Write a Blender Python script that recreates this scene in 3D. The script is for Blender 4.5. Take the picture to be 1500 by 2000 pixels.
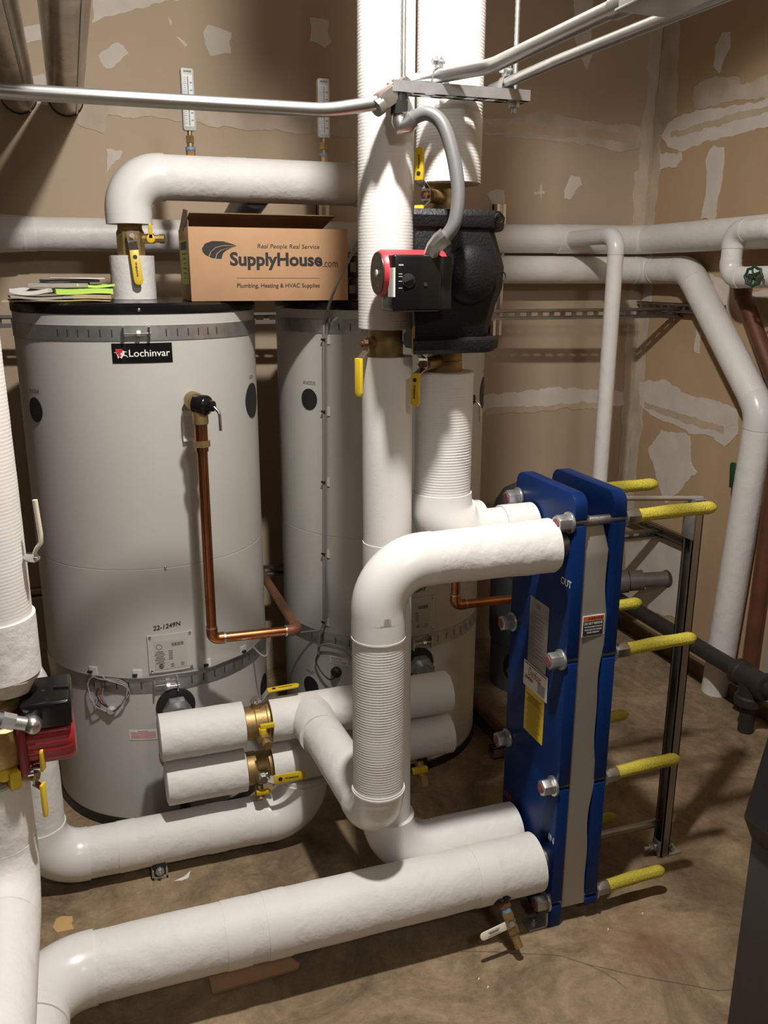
import bpy, bmesh, math, random
from mathutils import Vector, Matrix, noise
random.seed(7)
V = Vector
PI = math.pi
scene = bpy.context.scene
for o in list(bpy.data.objects):
    bpy.data.objects.remove(o, do_unlink=True)

# ---------------------------------------------------------------- camera
FPX = 1700.0
yaw, pitch, roll = math.radians(19.3), math.radians(15.3), math.radians(0.15)
fw = V((math.sin(yaw)*math.cos(pitch), math.cos(yaw)*math.cos(pitch), -math.sin(pitch)))
rt = V((math.cos(yaw), -math.sin(yaw), 0))
up = rt.cross(fw)
rt, up = rt*math.cos(roll)+up*math.sin(roll), up*math.cos(roll)-rt*math.sin(roll)
cam_d = bpy.data.cameras.new('camera')
cam = bpy.data.objects.new('camera', cam_d)
scene.collection.objects.link(cam)
cam_d.sensor_fit = 'VERTICAL'
cam_d.sensor_height = 24.0
cam_d.lens = FPX/2000.0*24.0
cam_d.clip_start = 0.02
m3 = Matrix((rt, up, -fw)).transposed()
cam.matrix_world = Matrix.Translation((0, 0, 1.65)) @ m3.to_4x4()
scene.camera = cam

# ---------------------------------------------------------------- light
w = bpy.data.worlds.new('world'); scene.world = w
w.use_nodes = True
w.node_tree.nodes['Background'].inputs[0].default_value = (0.5, 0.45, 0.4, 1)
w.node_tree.nodes['Background'].inputs[1].default_value = 0.02
def lamp(name, loc, watt, size, col=(1.0, 0.955, 0.90)):
    d = bpy.data.lights.new(name, 'POINT'); d.energy = watt; d.shadow_soft_size = size; d.color = col
    o = bpy.data.objects.new(name, d); o.location = loc; scene.collection.objects.link(o)
    return o
lamp('ceiling_lamp', (0.47, 1.18, 2.90), 57, 0.05)
dl_ = bpy.data.lights.new('added_downward_fill', 'AREA'); dl_.shape = 'DISK'; dl_.size = 0.10; dl_.energy = 43; dl_.color = (1.0, 0.955, 0.90)
do_ = bpy.data.objects.new('added_downward_fill', dl_); do_.location = (0.47, 1.18, 2.90); scene.collection.objects.link(do_)   # extra downward light added at the lamp to brighten the lower parts
lamp('ceiling_lamp_rear', (0.55, -1.1, 2.80), 46, 0.15)
scene.view_settings.view_transform = 'Standard'
scene.view_settings.look = 'None'
scene.view_settings.gamma = 1.0
scene.view_settings.use_curve_mapping = False
scene.view_settings.exposure = 0.12

# ---------------------------------------------------------------- materials
MATS = {}
def mat(name, col, rough=0.5, metal=0.0, var=0.0, vscale=6.0, col2=None, bump=0.0, bscale=40.0, bstretch=(1, 1, 1), spec=0.5, coat=0.0, rvar=0.0):
    m = bpy.data.materials.new(name); m.use_nodes = True
    nt = m.node_tree; N = nt.nodes; L = nt.links
    b = N['Principled BSDF']
    b.inputs['Base Color'].default_value = (*col, 1)
    b.inputs['Roughness'].default_value = rough
    b.inputs['Metallic'].default_value = metal
    b.inputs['Specular IOR Level'].default_value = spec
    if coat:
        b.inputs['Coat Weight'].default_value = coat
        b.inputs['Coat Roughness'].default_value = 0.15
    tc = N.new('ShaderNodeTexCoord')
    if var > 0 or col2:
        n = N.new('ShaderNodeTexNoise'); n.inputs['Scale'].default_value = vscale; n.inputs['Detail'].default_value = 6
        L.new(tc.outputs['Object'], n.inputs['Vector'])
        r = N.new('ShaderNodeValToRGB')
        r.color_ramp.elements[0].position = 0.35; r.color_ramp.elements[1].position = 0.68
        c2 = col2 if col2 else tuple(c*(1-var) for c in col)
        r.color_ramp.elements[0].color = (*c2, 1); r.color_ramp.elements[1].color = (*col, 1)
        L.new(n.outputs['Fac'], r.inputs['Fac']); L.new(r.outputs['Color'], b.inputs['Base Color'])
    if rvar:
        n3 = N.new('ShaderNodeTexNoise'); n3.inputs['Scale'].default_value = 9
        L.new(tc.outputs['Object'], n3.inputs['Vector'])
        mr = N.new('ShaderNodeMapRange'); mr.inputs['To Min'].default_value = rough-rvar; mr.inputs['To Max'].default_value = rough+rvar
        L.new(n3.outputs['Fac'], mr.inputs['Value']); L.new(mr.outputs['Result'], b.inputs['Roughness'])
    if bump > 0:
        mp = N.new('ShaderNodeMapping'); mp.inputs['Scale'].default_value = bstretch
        L.new(tc.outputs['Object'], mp.inputs['Vector'])
        n2 = N.new('ShaderNodeTexNoise'); n2.inputs['Scale'].default_value = bscale; n2.inputs['Detail'].default_value = 5
        L.new(mp.outputs['Vector'], n2.inputs['Vector'])
        bp = N.new('ShaderNodeBump'); bp.inputs['Strength'].default_value = bump; bp.inputs['Distance'].default_value = 0.01
        L.new(n2.outputs['Fac'], bp.inputs['Height']); L.new(bp.outputs['Normal'], b.inputs['Normal'])
    MATS[name] = m
    return m
mat('jacket', (0.73, 0.71, 0.68), 0.6, var=0.06, vscale=5, bump=0.42, bscale=26)
mat('jacket_plain', (0.73, 0.71, 0.68), 0.6, var=0.03, vscale=7, bump=0.05, bscale=200)
mat('pvc', (0.74, 0.725, 0.70), 0.27, var=0.03, vscale=4)
mat('painted_jacket', (0.80, 0.77, 0.735), 0.42, var=0.06, vscale=5, bump=0.4, bscale=20)
mat('insulation_end', (0.68, 0.62, 0.52), 0.9, var=0.2, vscale=60, bump=0.3, bscale=120)
mat('tank_grey', (0.51, 0.505, 0.47), 0.42, var=0.05, vscale=3, bump=0.015, bscale=300)
mat('black_plastic', (0.012, 0.012, 0.012), 0.38)
mat('black_gloss', (0.008, 0.008, 0.008), 0.2, rvar=0.06, spec=0.35)
mat('black_rubber', (0.012, 0.012, 0.012), 0.6)
mat('cast_black', (0.007, 0.007, 0.008), 0.5, bump=0.22, bscale=190, spec=0.28)
mat('brass', (0.50, 0.345, 0.15), 0.46, 0.8, var=0.35, vscale=25, bump=0.06, bscale=160)
mat('brass_dull', (0.42, 0.29, 0.12), 0.48, 0.75, var=0.35, vscale=25, bump=0.06, bscale=160)
mat('chrome', (0.72, 0.70, 0.68), 0.2, 1.0)
mat('galvanized', (0.55, 0.555, 0.55), 0.38, 0.85, var=0.25, vscale=30)
mat('conduit', (0.50, 0.50, 0.48), 0.34, 0.95, var=0.12, vscale=14)
mat('steel_dull', (0.40, 0.385, 0.36), 0.42, 1.0, var=0.2, vscale=12)
mat('stainless', (0.36, 0.33, 0.285), 0.42, 0.45, var=0.08, vscale=5)
mat('vent_metal', (0.56, 0.49, 0.40), 0.25, 0.45, var=0.6, vscale=5, bump=0.05, bscale=8)
mat('copper', (0.55, 0.22, 0.10), 0.28, 1.0, var=0.35, vscale=12)
mat('copper_old', (0.23, 0.10, 0.055), 0.5, 0.4, var=0.35, vscale=12)
mat('solder', (0.62, 0.58, 0.52), 0.3, 1.0)
mat('yellow_vinyl', (0.72, 0.50, 0.02), 0.4, var=0.12, vscale=30)
mat('yellow_mesh', (0.62, 0.53, 0.05), 0.55, var=0.3, vscale=260, bump=0.5, bscale=350)
mat('cream_vinyl', (0.72, 0.68, 0.54), 0.45)
mat('red_paint', (0.33, 0.018, 0.025), 0.35)
mat('red_bright', (0.50, 0.035, 0.045), 0.35)
mat('red_dark', (0.22, 0.014, 0.02), 0.35)
mat('blue_paint', (0.005, 0.026, 0.125), 0.38, var=0.15, vscale=7, spec=0.15)
mat('cardboard', (0.46, 0.27, 0.145), 0.8, var=0.08, vscale=9, bump=0.04, bscale=80)
mat('cardboard_orange', (0.58, 0.37, 0.15), 0.8, var=0.1)
mat('cardboard_shaded', (0.20, 0.115, 0.06), 0.85, var=0.1, vscale=9)  # darker copy of the cardboard, shade on the flaps put into the colour
mat('ink_black', (0.018, 0.016, 0.015), 0.6)
mat('ink_grey', (0.16, 0.15, 0.14), 0.6)
mat('ink_white', (0.78, 0.77, 0.75), 0.5)
mat('ink_red', (0.5, 0.03, 0.035), 0.5)
mat('ink_orange', (0.55, 0.10, 0.03), 0.5)
mat('label_white', (0.70, 0.68, 0.65), 0.5)
mat('label_grey', (0.45, 0.445, 0.41), 0.45)
mat('label_yellow', (0.72, 0.48, 0.02), 0.5)
mat('label_lime', (0.52, 0.62, 0.06), 0.6)
mat('paper_lime', (0.48, 0.72, 0.12), 0.7)
mat('paper_tan', (0.50, 0.38, 0.22), 0.8, var=0.15)
mat('paper_white', (0.72, 0.70, 0.66), 0.7)
mat('paper_grey', (0.36, 0.33, 0.30), 0.7, var=0.2)
mat('wire_grey', (0.26, 0.255, 0.235), 0.5)
mat('flex_grey', (0.125, 0.124, 0.122), 0.42)
mat('iron_black', (0.035, 0.03, 0.026), 0.55, var=0.3, vscale=20)
mat('rust_pipe', (0.17, 0.065, 0.032), 0.55, 0.2, var=0.4, vscale=9)
mat('pvc_grey', (0.13, 0.115, 0.095), 0.5, var=0.2, vscale=20)
mat('vessel_grey', (0.095, 0.11, 0.12), 0.45, var=0.1)
mat('hood_black', (0.007, 0.007, 0.007), 0.5)
mat('cabinet_dark', (0.040, 0.036, 0.032), 0.55, var=0.1, bump=0.05, bscale=300)
mat('wood', (0.20, 0.13, 0.075), 0.8, var=0.4, vscale=14)
mat('green_vinyl', (0.012, 0.06, 0.03), 0.45)
mat('blue_ring', (0.13, 0.24, 0.38), 0.45)
mat('liner_pink', (0.26, 0.07, 0.09), 0.6, var=0.3, vscale=120)
mat('gauge_face', (0.50, 0.53, 0.53), 0.4)
mat('gauge_grey', (0.36, 0.37, 0.34), 0.45)
mat('flesh_body', (0.20, 0.13, 0.115), 0.35, 0.3)
mat('dark_paint', (0.075, 0.066, 0.058), 0.8)
mat('ceiling_paint', (0.12, 0.105, 0.09), 0.9)
mat('plaster', (0.74, 0.665, 0.585), 0.85, var=0.12, vscale=9, bump=0.12, bscale=30)
mat('plaster_tan', (0.66, 0.55, 0.43), 0.85, var=0.25, vscale=9, bump=0.15, bscale=30)
mat('tape_tan', (0.60, 0.475, 0.33), 0.85, var=0.15, vscale=12)
mat('crack', (0.10, 0.075, 0.05), 0.9)

def wall_mat(name, c1, c2):
    m = mat(name, c1, 0.88, col2=c2, vscale=1.3, bump=0.03, bscale=350)
    return m
wall_mat('drywall_back', (0.54, 0.425, 0.305), (0.475, 0.365, 0.255))
wall_mat('drywall_right', (0.53, 0.375, 0.225), (0.465, 0.32, 0.19))
# concrete floor: mottled, stained
def floor_mat():
    m = bpy.data.materials.new('concrete'); m.use_nodes = True; MATS['concrete'] = m
    nt = m.node_tree; N = nt.nodes; L = nt.links; b = N['Principled BSDF']
    b.inputs['Roughness'].default_value = 0.75
    tc = N.new('ShaderNodeTexCoord')
    def nz(scale, det=8, rough=0.6, dist=0.0):
        n = N.new('ShaderNodeTexNoise'); n.inputs['Scale'].default_value = scale; n.inputs['Detail'].default_value = det
        n.inputs['Roughness'].default_value = rough; n.inputs['Distortion'].default_value = dist
        L.new(tc.outputs['Object'], n.inputs['Vector']); return n
    def ramp(n, p0, c0, p1, c1):
        r = N.new('ShaderNodeValToRGB'); e = r.color_ramp.elements
        e[0].position = p0; e[0].color = (*c0, 1); e[1].position = p1; e[1].color = (*c1, 1)
        L.new(n.outputs['Fac'], r.inputs['Fac']); return r
    def mix(a, c, fac=None, mode='MIX', f=0.5):
        x = N.new('ShaderNodeMixRGB'); x.blend_type = mode; x.inputs[0].default_value = f
        L.new(a, x.inputs[1]); L.new(c, x.inputs[2])
        if fac: L.new(fac, x.inputs[0])
        return x.outputs[0]
    base = ramp(nz(3.6, 12, 0.74, 0.9), 0.36, (0.170, 0.116, 0.066), 0.64, (0.40, 0.295, 0.178)).outputs['Color']
    fine = ramp(nz(30, 12, 0.8, 0.5), 0.38, (0.45, 0.43, 0.41), 0.62, (1, 1, 1)).outputs['Color']
    c = mix(base, fine, mode='MULTIPLY', f=0.55)
    sp = ramp(nz(11, 4, 0.5, 0.3), 0.66, (0, 0, 0), 0.76, (1, 1, 1)).outputs['Color']
    dk = N.new('ShaderNodeRGB'); dk.outputs[0].default_value = (0.13, 0.088, 0.055, 1)
    fm = N.new('ShaderNodeMath'); fm.operation = 'MULTIPLY'; fm.inputs[1].default_value = 0.55; L.new(sp, fm.inputs[0])
    c = mix(c, dk.outputs[0], fm.outputs[0])
    # rusty stain with a shape of its own near the heat exchanger
    mp = N.new('ShaderNodeMapping'); mp.inputs['Location'].default_value = (-1.25*6, -1.54*6, 0); mp.inputs['Scale'].default_value = (6, 6, 6)
    L.new(tc.outputs['Object'], mp.inputs['Vector'])
    g = N.new('ShaderNodeTexGradient'); g.gradient_type = 'SPHERICAL'; L.new(mp.outputs['Vector'], g.inputs['Vector'])
    n5 = nz(14, 5, 0.6)
    mm = N.new('ShaderNodeMath'); mm.operation = 'MULTIPLY'; L.new(g.outputs['Fac'], mm.inputs[0]); L.new(n5.outputs['Fac'], mm.inputs[1])
    ru = N.new('ShaderNodeRGB'); ru.outputs[0].default_value = (0.20, 0.085, 0.045, 1)
    c = mix(c, ru.outputs[0], mm.outputs[0])
    L.new(c, b.inputs['Base Color'])
    bp = N.new('ShaderNodeBump'); bp.inputs['Strength'].default_value = 0.4; bp.inputs['Distance'].default_value = 0.01
    L.new(nz(26, 8, 0.7).outputs['Fac'], bp.inputs['Height']); L.new(bp.outputs['Normal'], b.inputs['Normal'])
floor_mat()

# ---------------------------------------------------------------- mesh helpers
def perp(d):
    d = V(d).normalized()
    a = V((0, 0, 1)) if abs(d.z) < 0.9 else V((1, 0, 0))
    u = d.cross(a).normalized()
    return u, d.cross(u).normalized()
class M:
    def __init__(s): s.v = []; s.f = []
    def add(s, vs, fs):
        k = len(s.v); s.v += [V(p) for p in vs]; s.f += [tuple(i+k for i in f) for f in fs]; return s
    def box(s, lo, hi):
        x0, y0, z0 = lo; x1, y1, z1 = hi
        return s.add([(x0,y0,z0),(x1,y0,z0),(x1,y1,z0),(x0,y1,z0),(x0,y0,z1),(x1,y0,z1),(x1,y1,z1),(x0,y1,z1)],
                     [(0,3,2,1),(4,5,6,7),(0,1,5,4),(1,2,6,5),(2,3,7,6),(3,0,4,7)])
    def obox(s, c, u, v, n, a, b, d):     # oriented box, half sizes a b d
        c = V(c); u = V(u).normalized()*a; v = V(v).normalized()*b; n = V(n).normalized()*d
        P = [c+u*i+v*j+n*k for k in (-1, 1) for i, j in ((-1,-1),(1,-1),(1,1),(-1,1))]
        return s.add(P, [(0,3,2,1),(4,5,6,7),(0,1,5,4),(1,2,6,5),(2,3,7,6),(3,0,4,7)])
    def bar(s, p0, p1, wid, thick, n):     # flat bar from p0 to p1
        p0 = V(p0); p1 = V(p1); d = p1-p0; n = V(n); n = (n-d*(n.dot(d)/d.dot(d))).normalized()
        return s.obox((p0+p1)/2, d, n.cross(d), n, d.length/2, wid/2, thick/2)
    def tube(s, path, r, seg=16, caps=True, fn=None, twist=0.0):
        path = [V(p) for p in path]; n = len(path)
        rr = r if isinstance(r, (list, tuple)) else [r]*n
        t0 = (path[1]-path[0]).normalized(); u, v = perp(t0)
        vs = []
        for i, p in enumerate(path):
            if i == 0: t = path[1]-path[0]
            elif i == n-1: t = path[-1]-path[-2]
            else: t = (path[i+1]-path[i]).normalized()+(path[i]-path[i-1]).normalized()
            t = t.normalized() if t.length > 1e-9 else t0
            u = (u-t*u.dot(t)).normalized(); v = t.cross(u)
            for k in range(seg):
                a = 2*PI*k/seg+twist
                q = rr[i]
                d = u*math.cos(a)+v*math.sin(a)
                if fn: q = fn(i, a, q, p+d*q)
                vs.append(p+d*q)
        fs = []
        for i in range(n-1):
            for k in range(seg):
                a = i*seg+k; b = i*seg+(k+1) % seg
                fs.append((a, b, b+seg, a+seg))
        if caps:
            fs.append(tuple(reversed(range(seg)))); fs.append(tuple(range((n-1)*seg, n*seg)))
        return s.add(vs, fs)
    def cyl(s, p0, p1, r, seg=20, r1=None, twist=0.0):
        return s.tube([p0, p1], [r, r if r1 is None else r1], seg, twist=twist)
    def lathe(s, prof, o, axis=(0, 0, 1), seg=32, squash=None):
        o = V(o); ax = V(axis).normalized(); u, v = perp(ax); vs = []
        for r, h in prof:
            for k in range(seg):
                a = 2*PI*k/seg; vs.append(o+ax*h+(u*math.cos(a)+v*math.sin(a))*max(r, 1e-5))
        fs = [(i*seg+k, i*seg+(k+1) % seg, (i+1)*seg+(k+1) % seg, (i+1)*seg+k) for i in range(len(prof)-1) for k in range(seg)]
        fs.append(tuple(reversed(range(seg)))); fs.append(tuple(range((len(prof)-1)*seg, len(prof)*seg)))
        return s.add(vs, fs)
    def prism(s, poly, o, u, v, depth):   # poly in (u,v), extruded along u x v by depth
        o = V(o); u = V(u).normalized(); v = V(v).normalized(); n = u.cross(v)*depth
        k = len(poly); P = [o+u*a+v*b for a, b in poly]
        area = sum(poly[i][0]*poly[(i+1) % k][1]-poly[(i+1) % k][0]*poly[i][1] for i in range(k))
        if (area < 0) != (depth < 0): P.reverse()
        vs = P+[p+n for p in P]
        fs = [tuple(reversed(range(k))), tuple(range(k, 2*k))]+[(i, (i+1) % k, k+(i+1) % k, k+i) for i in range(k)]
        return s.add(vs, fs)
    def hexa(s, p0, p1, r, twist=0.0): return s.cyl(p0, p1, r, 6, twist=twist)

def rrect(w_, h_, r, n=5, cx=0, cy=0):
    out = []
    for (sx, sy, a0) in ((1, 1, 0), (-1, 1, 90), (-1, -1, 180), (1, -1, 270)):
        for i in range(n+1):
            a = math.radians(a0+90*i/n)
            out.append((cx+sx*(w_/2-r)+r*math.cos(a), cy+sy*(h_/2-r)+r*math.sin(a)))
    return out
def stadium(l, w_, n=8, x0=0.0):           # from x0 to x0+l, rounded far end
    r = w_/2; out = [(x0, -r)]
    for i in range(n+1):
        a = -PI/2+PI*i/n; out.append((x0+l-r+r*math.cos(a), r*math.sin(a)))
    out.append((x0, r)); return out

COL = scene.collection
def root_off(p):
    off = V((0, 0, 0))
    while p: off += p.location; p = p.parent
    return off
def obj(name, m, material, parent=None, ang=35, bevel=0.0, bseg=2, label=None):
    me = bpy.data.meshes.new(name)
    off = root_off(parent)
    me.from_pydata([tuple(p-off) for p in m.v], [], m.f)
    me.validate()
    if bevel > 0:
        bm = bmesh.new(); bm.from_mesh(me)
        es = [e for e in bm.edges if len(e.link_faces) == 2 and e.calc_face_angle(0) > math.radians(35)]
        bmesh.ops.bevel(bm, geom=es, offset=bevel, segments=bseg, profile=0.5, affect='EDGES', clamp_overlap=True)
        bm.to_mesh(me); bm.free()
    me.polygons.foreach_set('use_smooth', [True]*len(me.polygons))
    me.set_sharp_from_angle(angle=math.radians(ang))
    me.materials.append(MATS[material])
    o = bpy.data.objects.new(name, me); COL.objects.link(o)
    if parent: o.parent = parent
    if label: o['label'] = label
    return o
def inst(name, src, parent, d):            # another alike piece sharing mesh data, shifted by d
    o = bpy.data.objects.new(name, src.data); COL.objects.link(o)
    o.parent = parent; o.location = src.location+V(d); return o
def tag(o, label, cat, group=None):
    o['label'] = label; o['category'] = cat
    if group: o['group'] = group
    return o
def thing(name, label, cat, loc, group=None):
    o = bpy.data.objects.new(name, None); COL.objects.link(o)
    o.location = loc; o.empty_display_size = 0.05
    return tag(o, label, cat, group)
def struct(name, m, material):
    o = obj(name, m, material); o['kind'] = 'structure'; return o

# flat lettering
def text_geo(body, width=None, height=None, bold=0.0, shear=0.0, spacing=1.0):
    cu = bpy.data.curves.new('t', 'FONT'); cu.body = body; cu.size = 1.0; cu.offset = bold; cu.shear = shear
    cu.space_character = spacing; cu.resolution_u = 3
    o = bpy.data.objects.new('t', cu); COL.objects.link(o)
    dg = bpy.context.evaluated_depsgraph_get()
    me = o.evaluated_get(dg).to_mesh()
    vs = [tuple(p.co) for p in me.vertices]; fs = [tuple(p.vertices) for p in me.polygons]
    o.evaluated_get(dg).to_mesh_clear()
    bpy.data.objects.remove(o); bpy.data.curves.remove(cu)
    x0 = min(p[0] for p in vs); x1 = max(p[0] for p in vs); y0 = min(p[1] for p in vs); y1 = max(p[1] for p in vs)
    if width and height: sx = width/(x1-x0); sy = height/(y1-y0)
    elif width: sx = sy = width/(x1-x0)
    else: sx = sy = height/(y1-y0)
    return [((p[0]-(x0+x1)/2)*sx, (p[1]-(y0+y1)/2)*sy) for p in vs], fs
def put(geo, fn):
    m = M(); m.add([fn(a, b) for a, b in geo[0]], geo[1]); return m
def on_plane(o, u, v, lift=0.0004):
    o = V(o); u = V(u).normalized(); v = V(v).normalized(); n = u.cross(v)*lift
    return lambda a, b: o+u*a+v*b+n
def on_cyl(c, R, phi, z, lift=0.0006):
    return lambda a, b: V((c[0]+(R+lift)*math.sin(phi+a/R), c[1]-(R+lift)*math.cos(phi+a/R), z+b))
def flat_geo(poly):
    return poly, [tuple(range(len(poly)))]
def rect_geo(w_, h_, cx=0, cy=0, n=1):
    P = []; F = []
    for i in range(n+1):
        x = cx-w_/2+w_*i/n; P += [(x, cy-h_/2), (x, cy+h_/2)]
    for i in range(n): F.append((2*i, 2*i+2, 2*i+3, 2*i+1))
    return P, F
def join_geo(*gs):
    P = []; F = []
    for p, f in gs:
        k = len(P); P += list(p); F += [tuple(i+k for i in q) for q in f]
    return P, F
def circ_geo(r, cx=0, cy=0, n=24, sy=1.0):
    return [(cx+r*math.cos(2*PI*i/n), cy+sy*r*math.sin(2*PI*i/n)) for i in range(n)], [tuple(range(n))]

# insulated pipe runs -------------------------------------------------------
def fillet(pts, bend):
    pts = [V(p) for p in pts]; segs = []; start = pts[0]
    for i in range(1, len(pts)-1):
        a = (pts[i-1]-pts[i]).normalized(); b = (pts[i+1]-pts[i]).normalized()
        th = a.angle(b); R = bend[i-1] if isinstance(bend, (list, tuple)) else bend
        d = R/math.tan(th/2)
        p0 = pts[i]+a*d; p1 = pts[i]+b*d
        c = pts[i]+(a+b).normalized()*(R/math.sin(th/2))
        segs.append(('S', start, p0))
        x = (p0-c); y = (p1-c); tot = x.angle(y); n = 14
        ax = x.cross(y).normalized()
        arc = [c+Matrix.Rotation(tot*k/n, 3, ax) @ x for k in range(n+1)]
        segs.append(('E', arc, a, b)); start = p1
    segs.append(('S', start, pts[-1]))
    return segs
def wrinkle(amp, sc, seed):
    sd = V((seed*3.1, seed*1.7, seed*0.9))
    def f(i, a, q, p):
        n1 = noise.noise(p*sc+sd); n2 = noise.noise(p*sc*3.3+sd)
        return q*(1+amp*(n1*0.9+0.35*n2))
    return f
SEED = [1]
def jacket(root, p0, p1, r, material='jacket', amp=0.012, sc=9.0, ribs=0.0, r1=None, name='pipe_jacket', seg=44, caps=True, label=None):
    p0 = V(p0); p1 = V(p1); L_ = (p1-p0).length
    SEED[0] += 1
    step = 0.0016 if ribs else 0.014
    n = max(2, int(L_/step)); path = [p0.lerp(p1, i/n) for i in range(n+1)]
    r1 = r if r1 is None else r1
    rr = [r+(r1-r)*i/n for i in range(n+1)]
    wf = wrinkle(amp, sc, SEED[0])
    if ribs:
        def fn(i, a, q, p):
            return wf(i, a, q, p)+ribs*math.cos(2*PI*i*step/0.0064)*(0.75+0.5*noise.noise(p*22))
    else: fn = wf
    m = M().tube(path, rr, seg, caps=caps, fn=fn)
    return obj(name, m, 'jacket_plain' if ribs and material == 'jacket' else material, root, 40, label=label)
def elbow(root, seg_, r, over=0.012, material='pvc', name='elbow_cover', bulge=0.0):
    arc, a, b = seg_[1], seg_[2], seg_[3]
    path = [arc[0]+a*over]+arc+[arc[-1]+b*over]
    n = len(path)
    rr = [r*(1+bulge*math.sin(PI*i/(n-1))) for i in range(n)]
    return obj(name, M().tube(path, rr, 44), material, root, 50)
def run(root, pts, r, bend, er=1.07, opts=None, mat_='jacket', emat='pvc', amp=0.012, seg=44, ename='elbow_cover', over=0.012):
    opts = opts or {}; k = 0; e = 0
    for s_ in fillet(pts, bend):
        if s_[0] == 'S':
            o = opts.get(k, {})
            if (s_[2]-s_[1]).length > 0.004 and not o.get('skip'):
                jacket(root, s_[1], s_[2], o.get('r', r), o.get('mat', mat_), o.get('amp', amp), ribs=o.get('ribs', 0.0), r1=o.get('r1'), seg=seg)
            k += 1
        else:
            elbow(root, s_, opts.get('e%d' % e, {}).get('r', r*er), over, emat, ename); e += 1
def band(root, p, d, r, wid=0.05, material='jacket_plain', name='seam_tape'):
    p = V(p); d = V(d).normalized()
    return obj(name, M().tube([p-d*wid/2, p+d*wid/2], r, 44, fn=wrinkle(0.004, 12, 3)), material, root, 40)

# yellow-handled ball valve bits
def grip(root, p0, p1, wid, n, thick=0.005, material='yellow_vinyl', text=False, name='handle_grip'):
    p0 = V(p0); p1 = V(p1); d = (p1-p0); L_ = d.length; d.normalize(); n = V(n).normalized()
    v = n.cross(d)
    m = M().prism(stadium(L_, wid), p0-n*thick/2, d, v, thick)
    g = obj(name, m, material, root, 40, bevel=0.0012)
    if text:
        o = p0+d*L_*0.55+n*(thick/2)
        obj('lettering', put(text_geo('Webstone', width=L_*0.42, bold=0.03), on_plane(o, d, v)), 'ink_black', g)
        c = p0+d*L_*0.2+n*(thick/2)
        obj('maker_mark', put(circ_geo(wid*0.24), on_plane(c, d, v)), 'ink_black', g)
    return g

# ================================================================ THE SETTING
XR, YB, ZC = 2.42, 3.42, 3.6
floor = struct('floor', M().box((-2.7, -2.7, -0.1), (XR+0.1, YB+0.1, 0.0)), 'concrete')
wall_back = struct('wall_back', M().box((-2.7, YB, 0.0), (XR, YB+0.1, ZC)), 'drywall_back')
wall_right = struct('wall_right', M().box((XR, -2.7, 0.0), (XR+0.1, YB+0.1, ZC)), 'drywall_right')
struct('wall_left', M().box((-2.7, -2.7, 0.0), (-2.6, YB, ZC)), 'dark_paint')
struct('wall_front', M().box((-2.6, -2.7, 0.0), (XR, -2.6, ZC)), 'dark_paint')
struct('ceiling', M().box((-2.7, -2.7, ZC), (XR+0.1, YB+0.1, ZC+0.1)), 'ceiling_paint')

PATCH_BACK=[
  [(0.161, 2.373), (0.223, 2.414), (0.242, 2.4), (0.254, 2.38), (0.235, 2.358), (0.195, 2.332), (0.17, 2.334)] ,
  [(0.525, 2.471), (0.543, 2.488), (0.615, 2.478), (0.612, 2.405), (0.575, 2.408), (0.543, 2.4), (0.523, 2.433)] ,
  [(0.907, 2.547), (0.974, 2.545), (0.983, 2.469), (0.963, 2.45), (0.905, 2.471)] ,
  [(0.097, 2.268), (0.155, 2.256), (0.264, 2.233), (0.512, 2.233), (0.736, 2.229), (1.09, 2.213), (1.09, 2.154), (0.968, 2.157), (0.695, 2.162), (0.473, 2.171), (0.33, 2.181), (0.171, 2.175), (0.153, 2.125), (0.102, 2.127), (0.074, 2.15)] ,
  [(0.153, 2.582), (0.532, 2.619), (0.433, 2.565), (0.328, 2.529), (0.19, 2.49), (0.144, 2.471)] ,
  [(-0.098, 2.426), (-0.016, 2.452), (-0.018, 2.401), (-0.079, 2.381)] ,
  [(0.163, 2.072), (0.217, 2.066), (0.207, 2.04), (0.175, 2.014), (0.158, 1.991)] ,
  [(-0.072, 2.285), (-0.023, 2.3), (-0.01, 2.258), (-0.021, 2.201), (-0.073, 2.198)] ,
  [(0.4, 2.508), (0.416, 2.489), (0.409, 2.477)] ,
  [(0.426, 2.446), (0.438, 2.444), (0.465, 2.424), (0.454, 2.416)] ,
  [(1.581, 2.253), (1.74, 2.258), (1.878, 2.287), (1.993, 2.272), (2.347, 2.255), (2.359, 2.175), (2.275, 2.151), (2.102, 2.173), (1.743, 2.186), (1.584, 2.184)] ,
  [(2.0, 1.984), (2.025, 2.052), (2.069, 2.053), (2.089, 2.014), (2.06, 2.0), (2.032, 1.949), (2.004, 1.958)] ,
  [(1.985, 2.741), (2.083, 2.75), (2.083, 2.499), (2.069, 2.454), (2.035, 2.505), (2.004, 2.596)] ,
  [(1.637, 1.967), (1.677, 1.99), (1.718, 1.978), (1.722, 1.93), (1.661, 1.928)] ,
  [(1.884, 2.017), (1.895, 1.987), (1.89, 1.951), (1.879, 1.981)] ,
  [(1.852, 1.978), (1.9, 1.983), (1.901, 1.973), (1.858, 1.97)] ,
  [(2.425, 2.669), (2.355, 2.644), (2.368, 2.353), (2.35, 2.272), (2.362, 2.089), (2.338, 2.071), (2.345, 1.858), (2.36, 1.598), (2.346, 1.464), (2.366, 1.047), (2.365, 0.806), (2.363, 0.556), (2.418, 0.551), (2.418, 0.802), (2.406, 1.28), (2.396, 1.729), (2.408, 1.944), (2.411, 2.255)] ,
  [(1.618, 1.145), (1.791, 1.147), (2.007, 1.163), (2.205, 1.148), (2.364, 1.13), (2.367, 1.066), (2.211, 1.066), (1.999, 1.083), (1.794, 1.074), (1.621, 1.069)] ,
]
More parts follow.
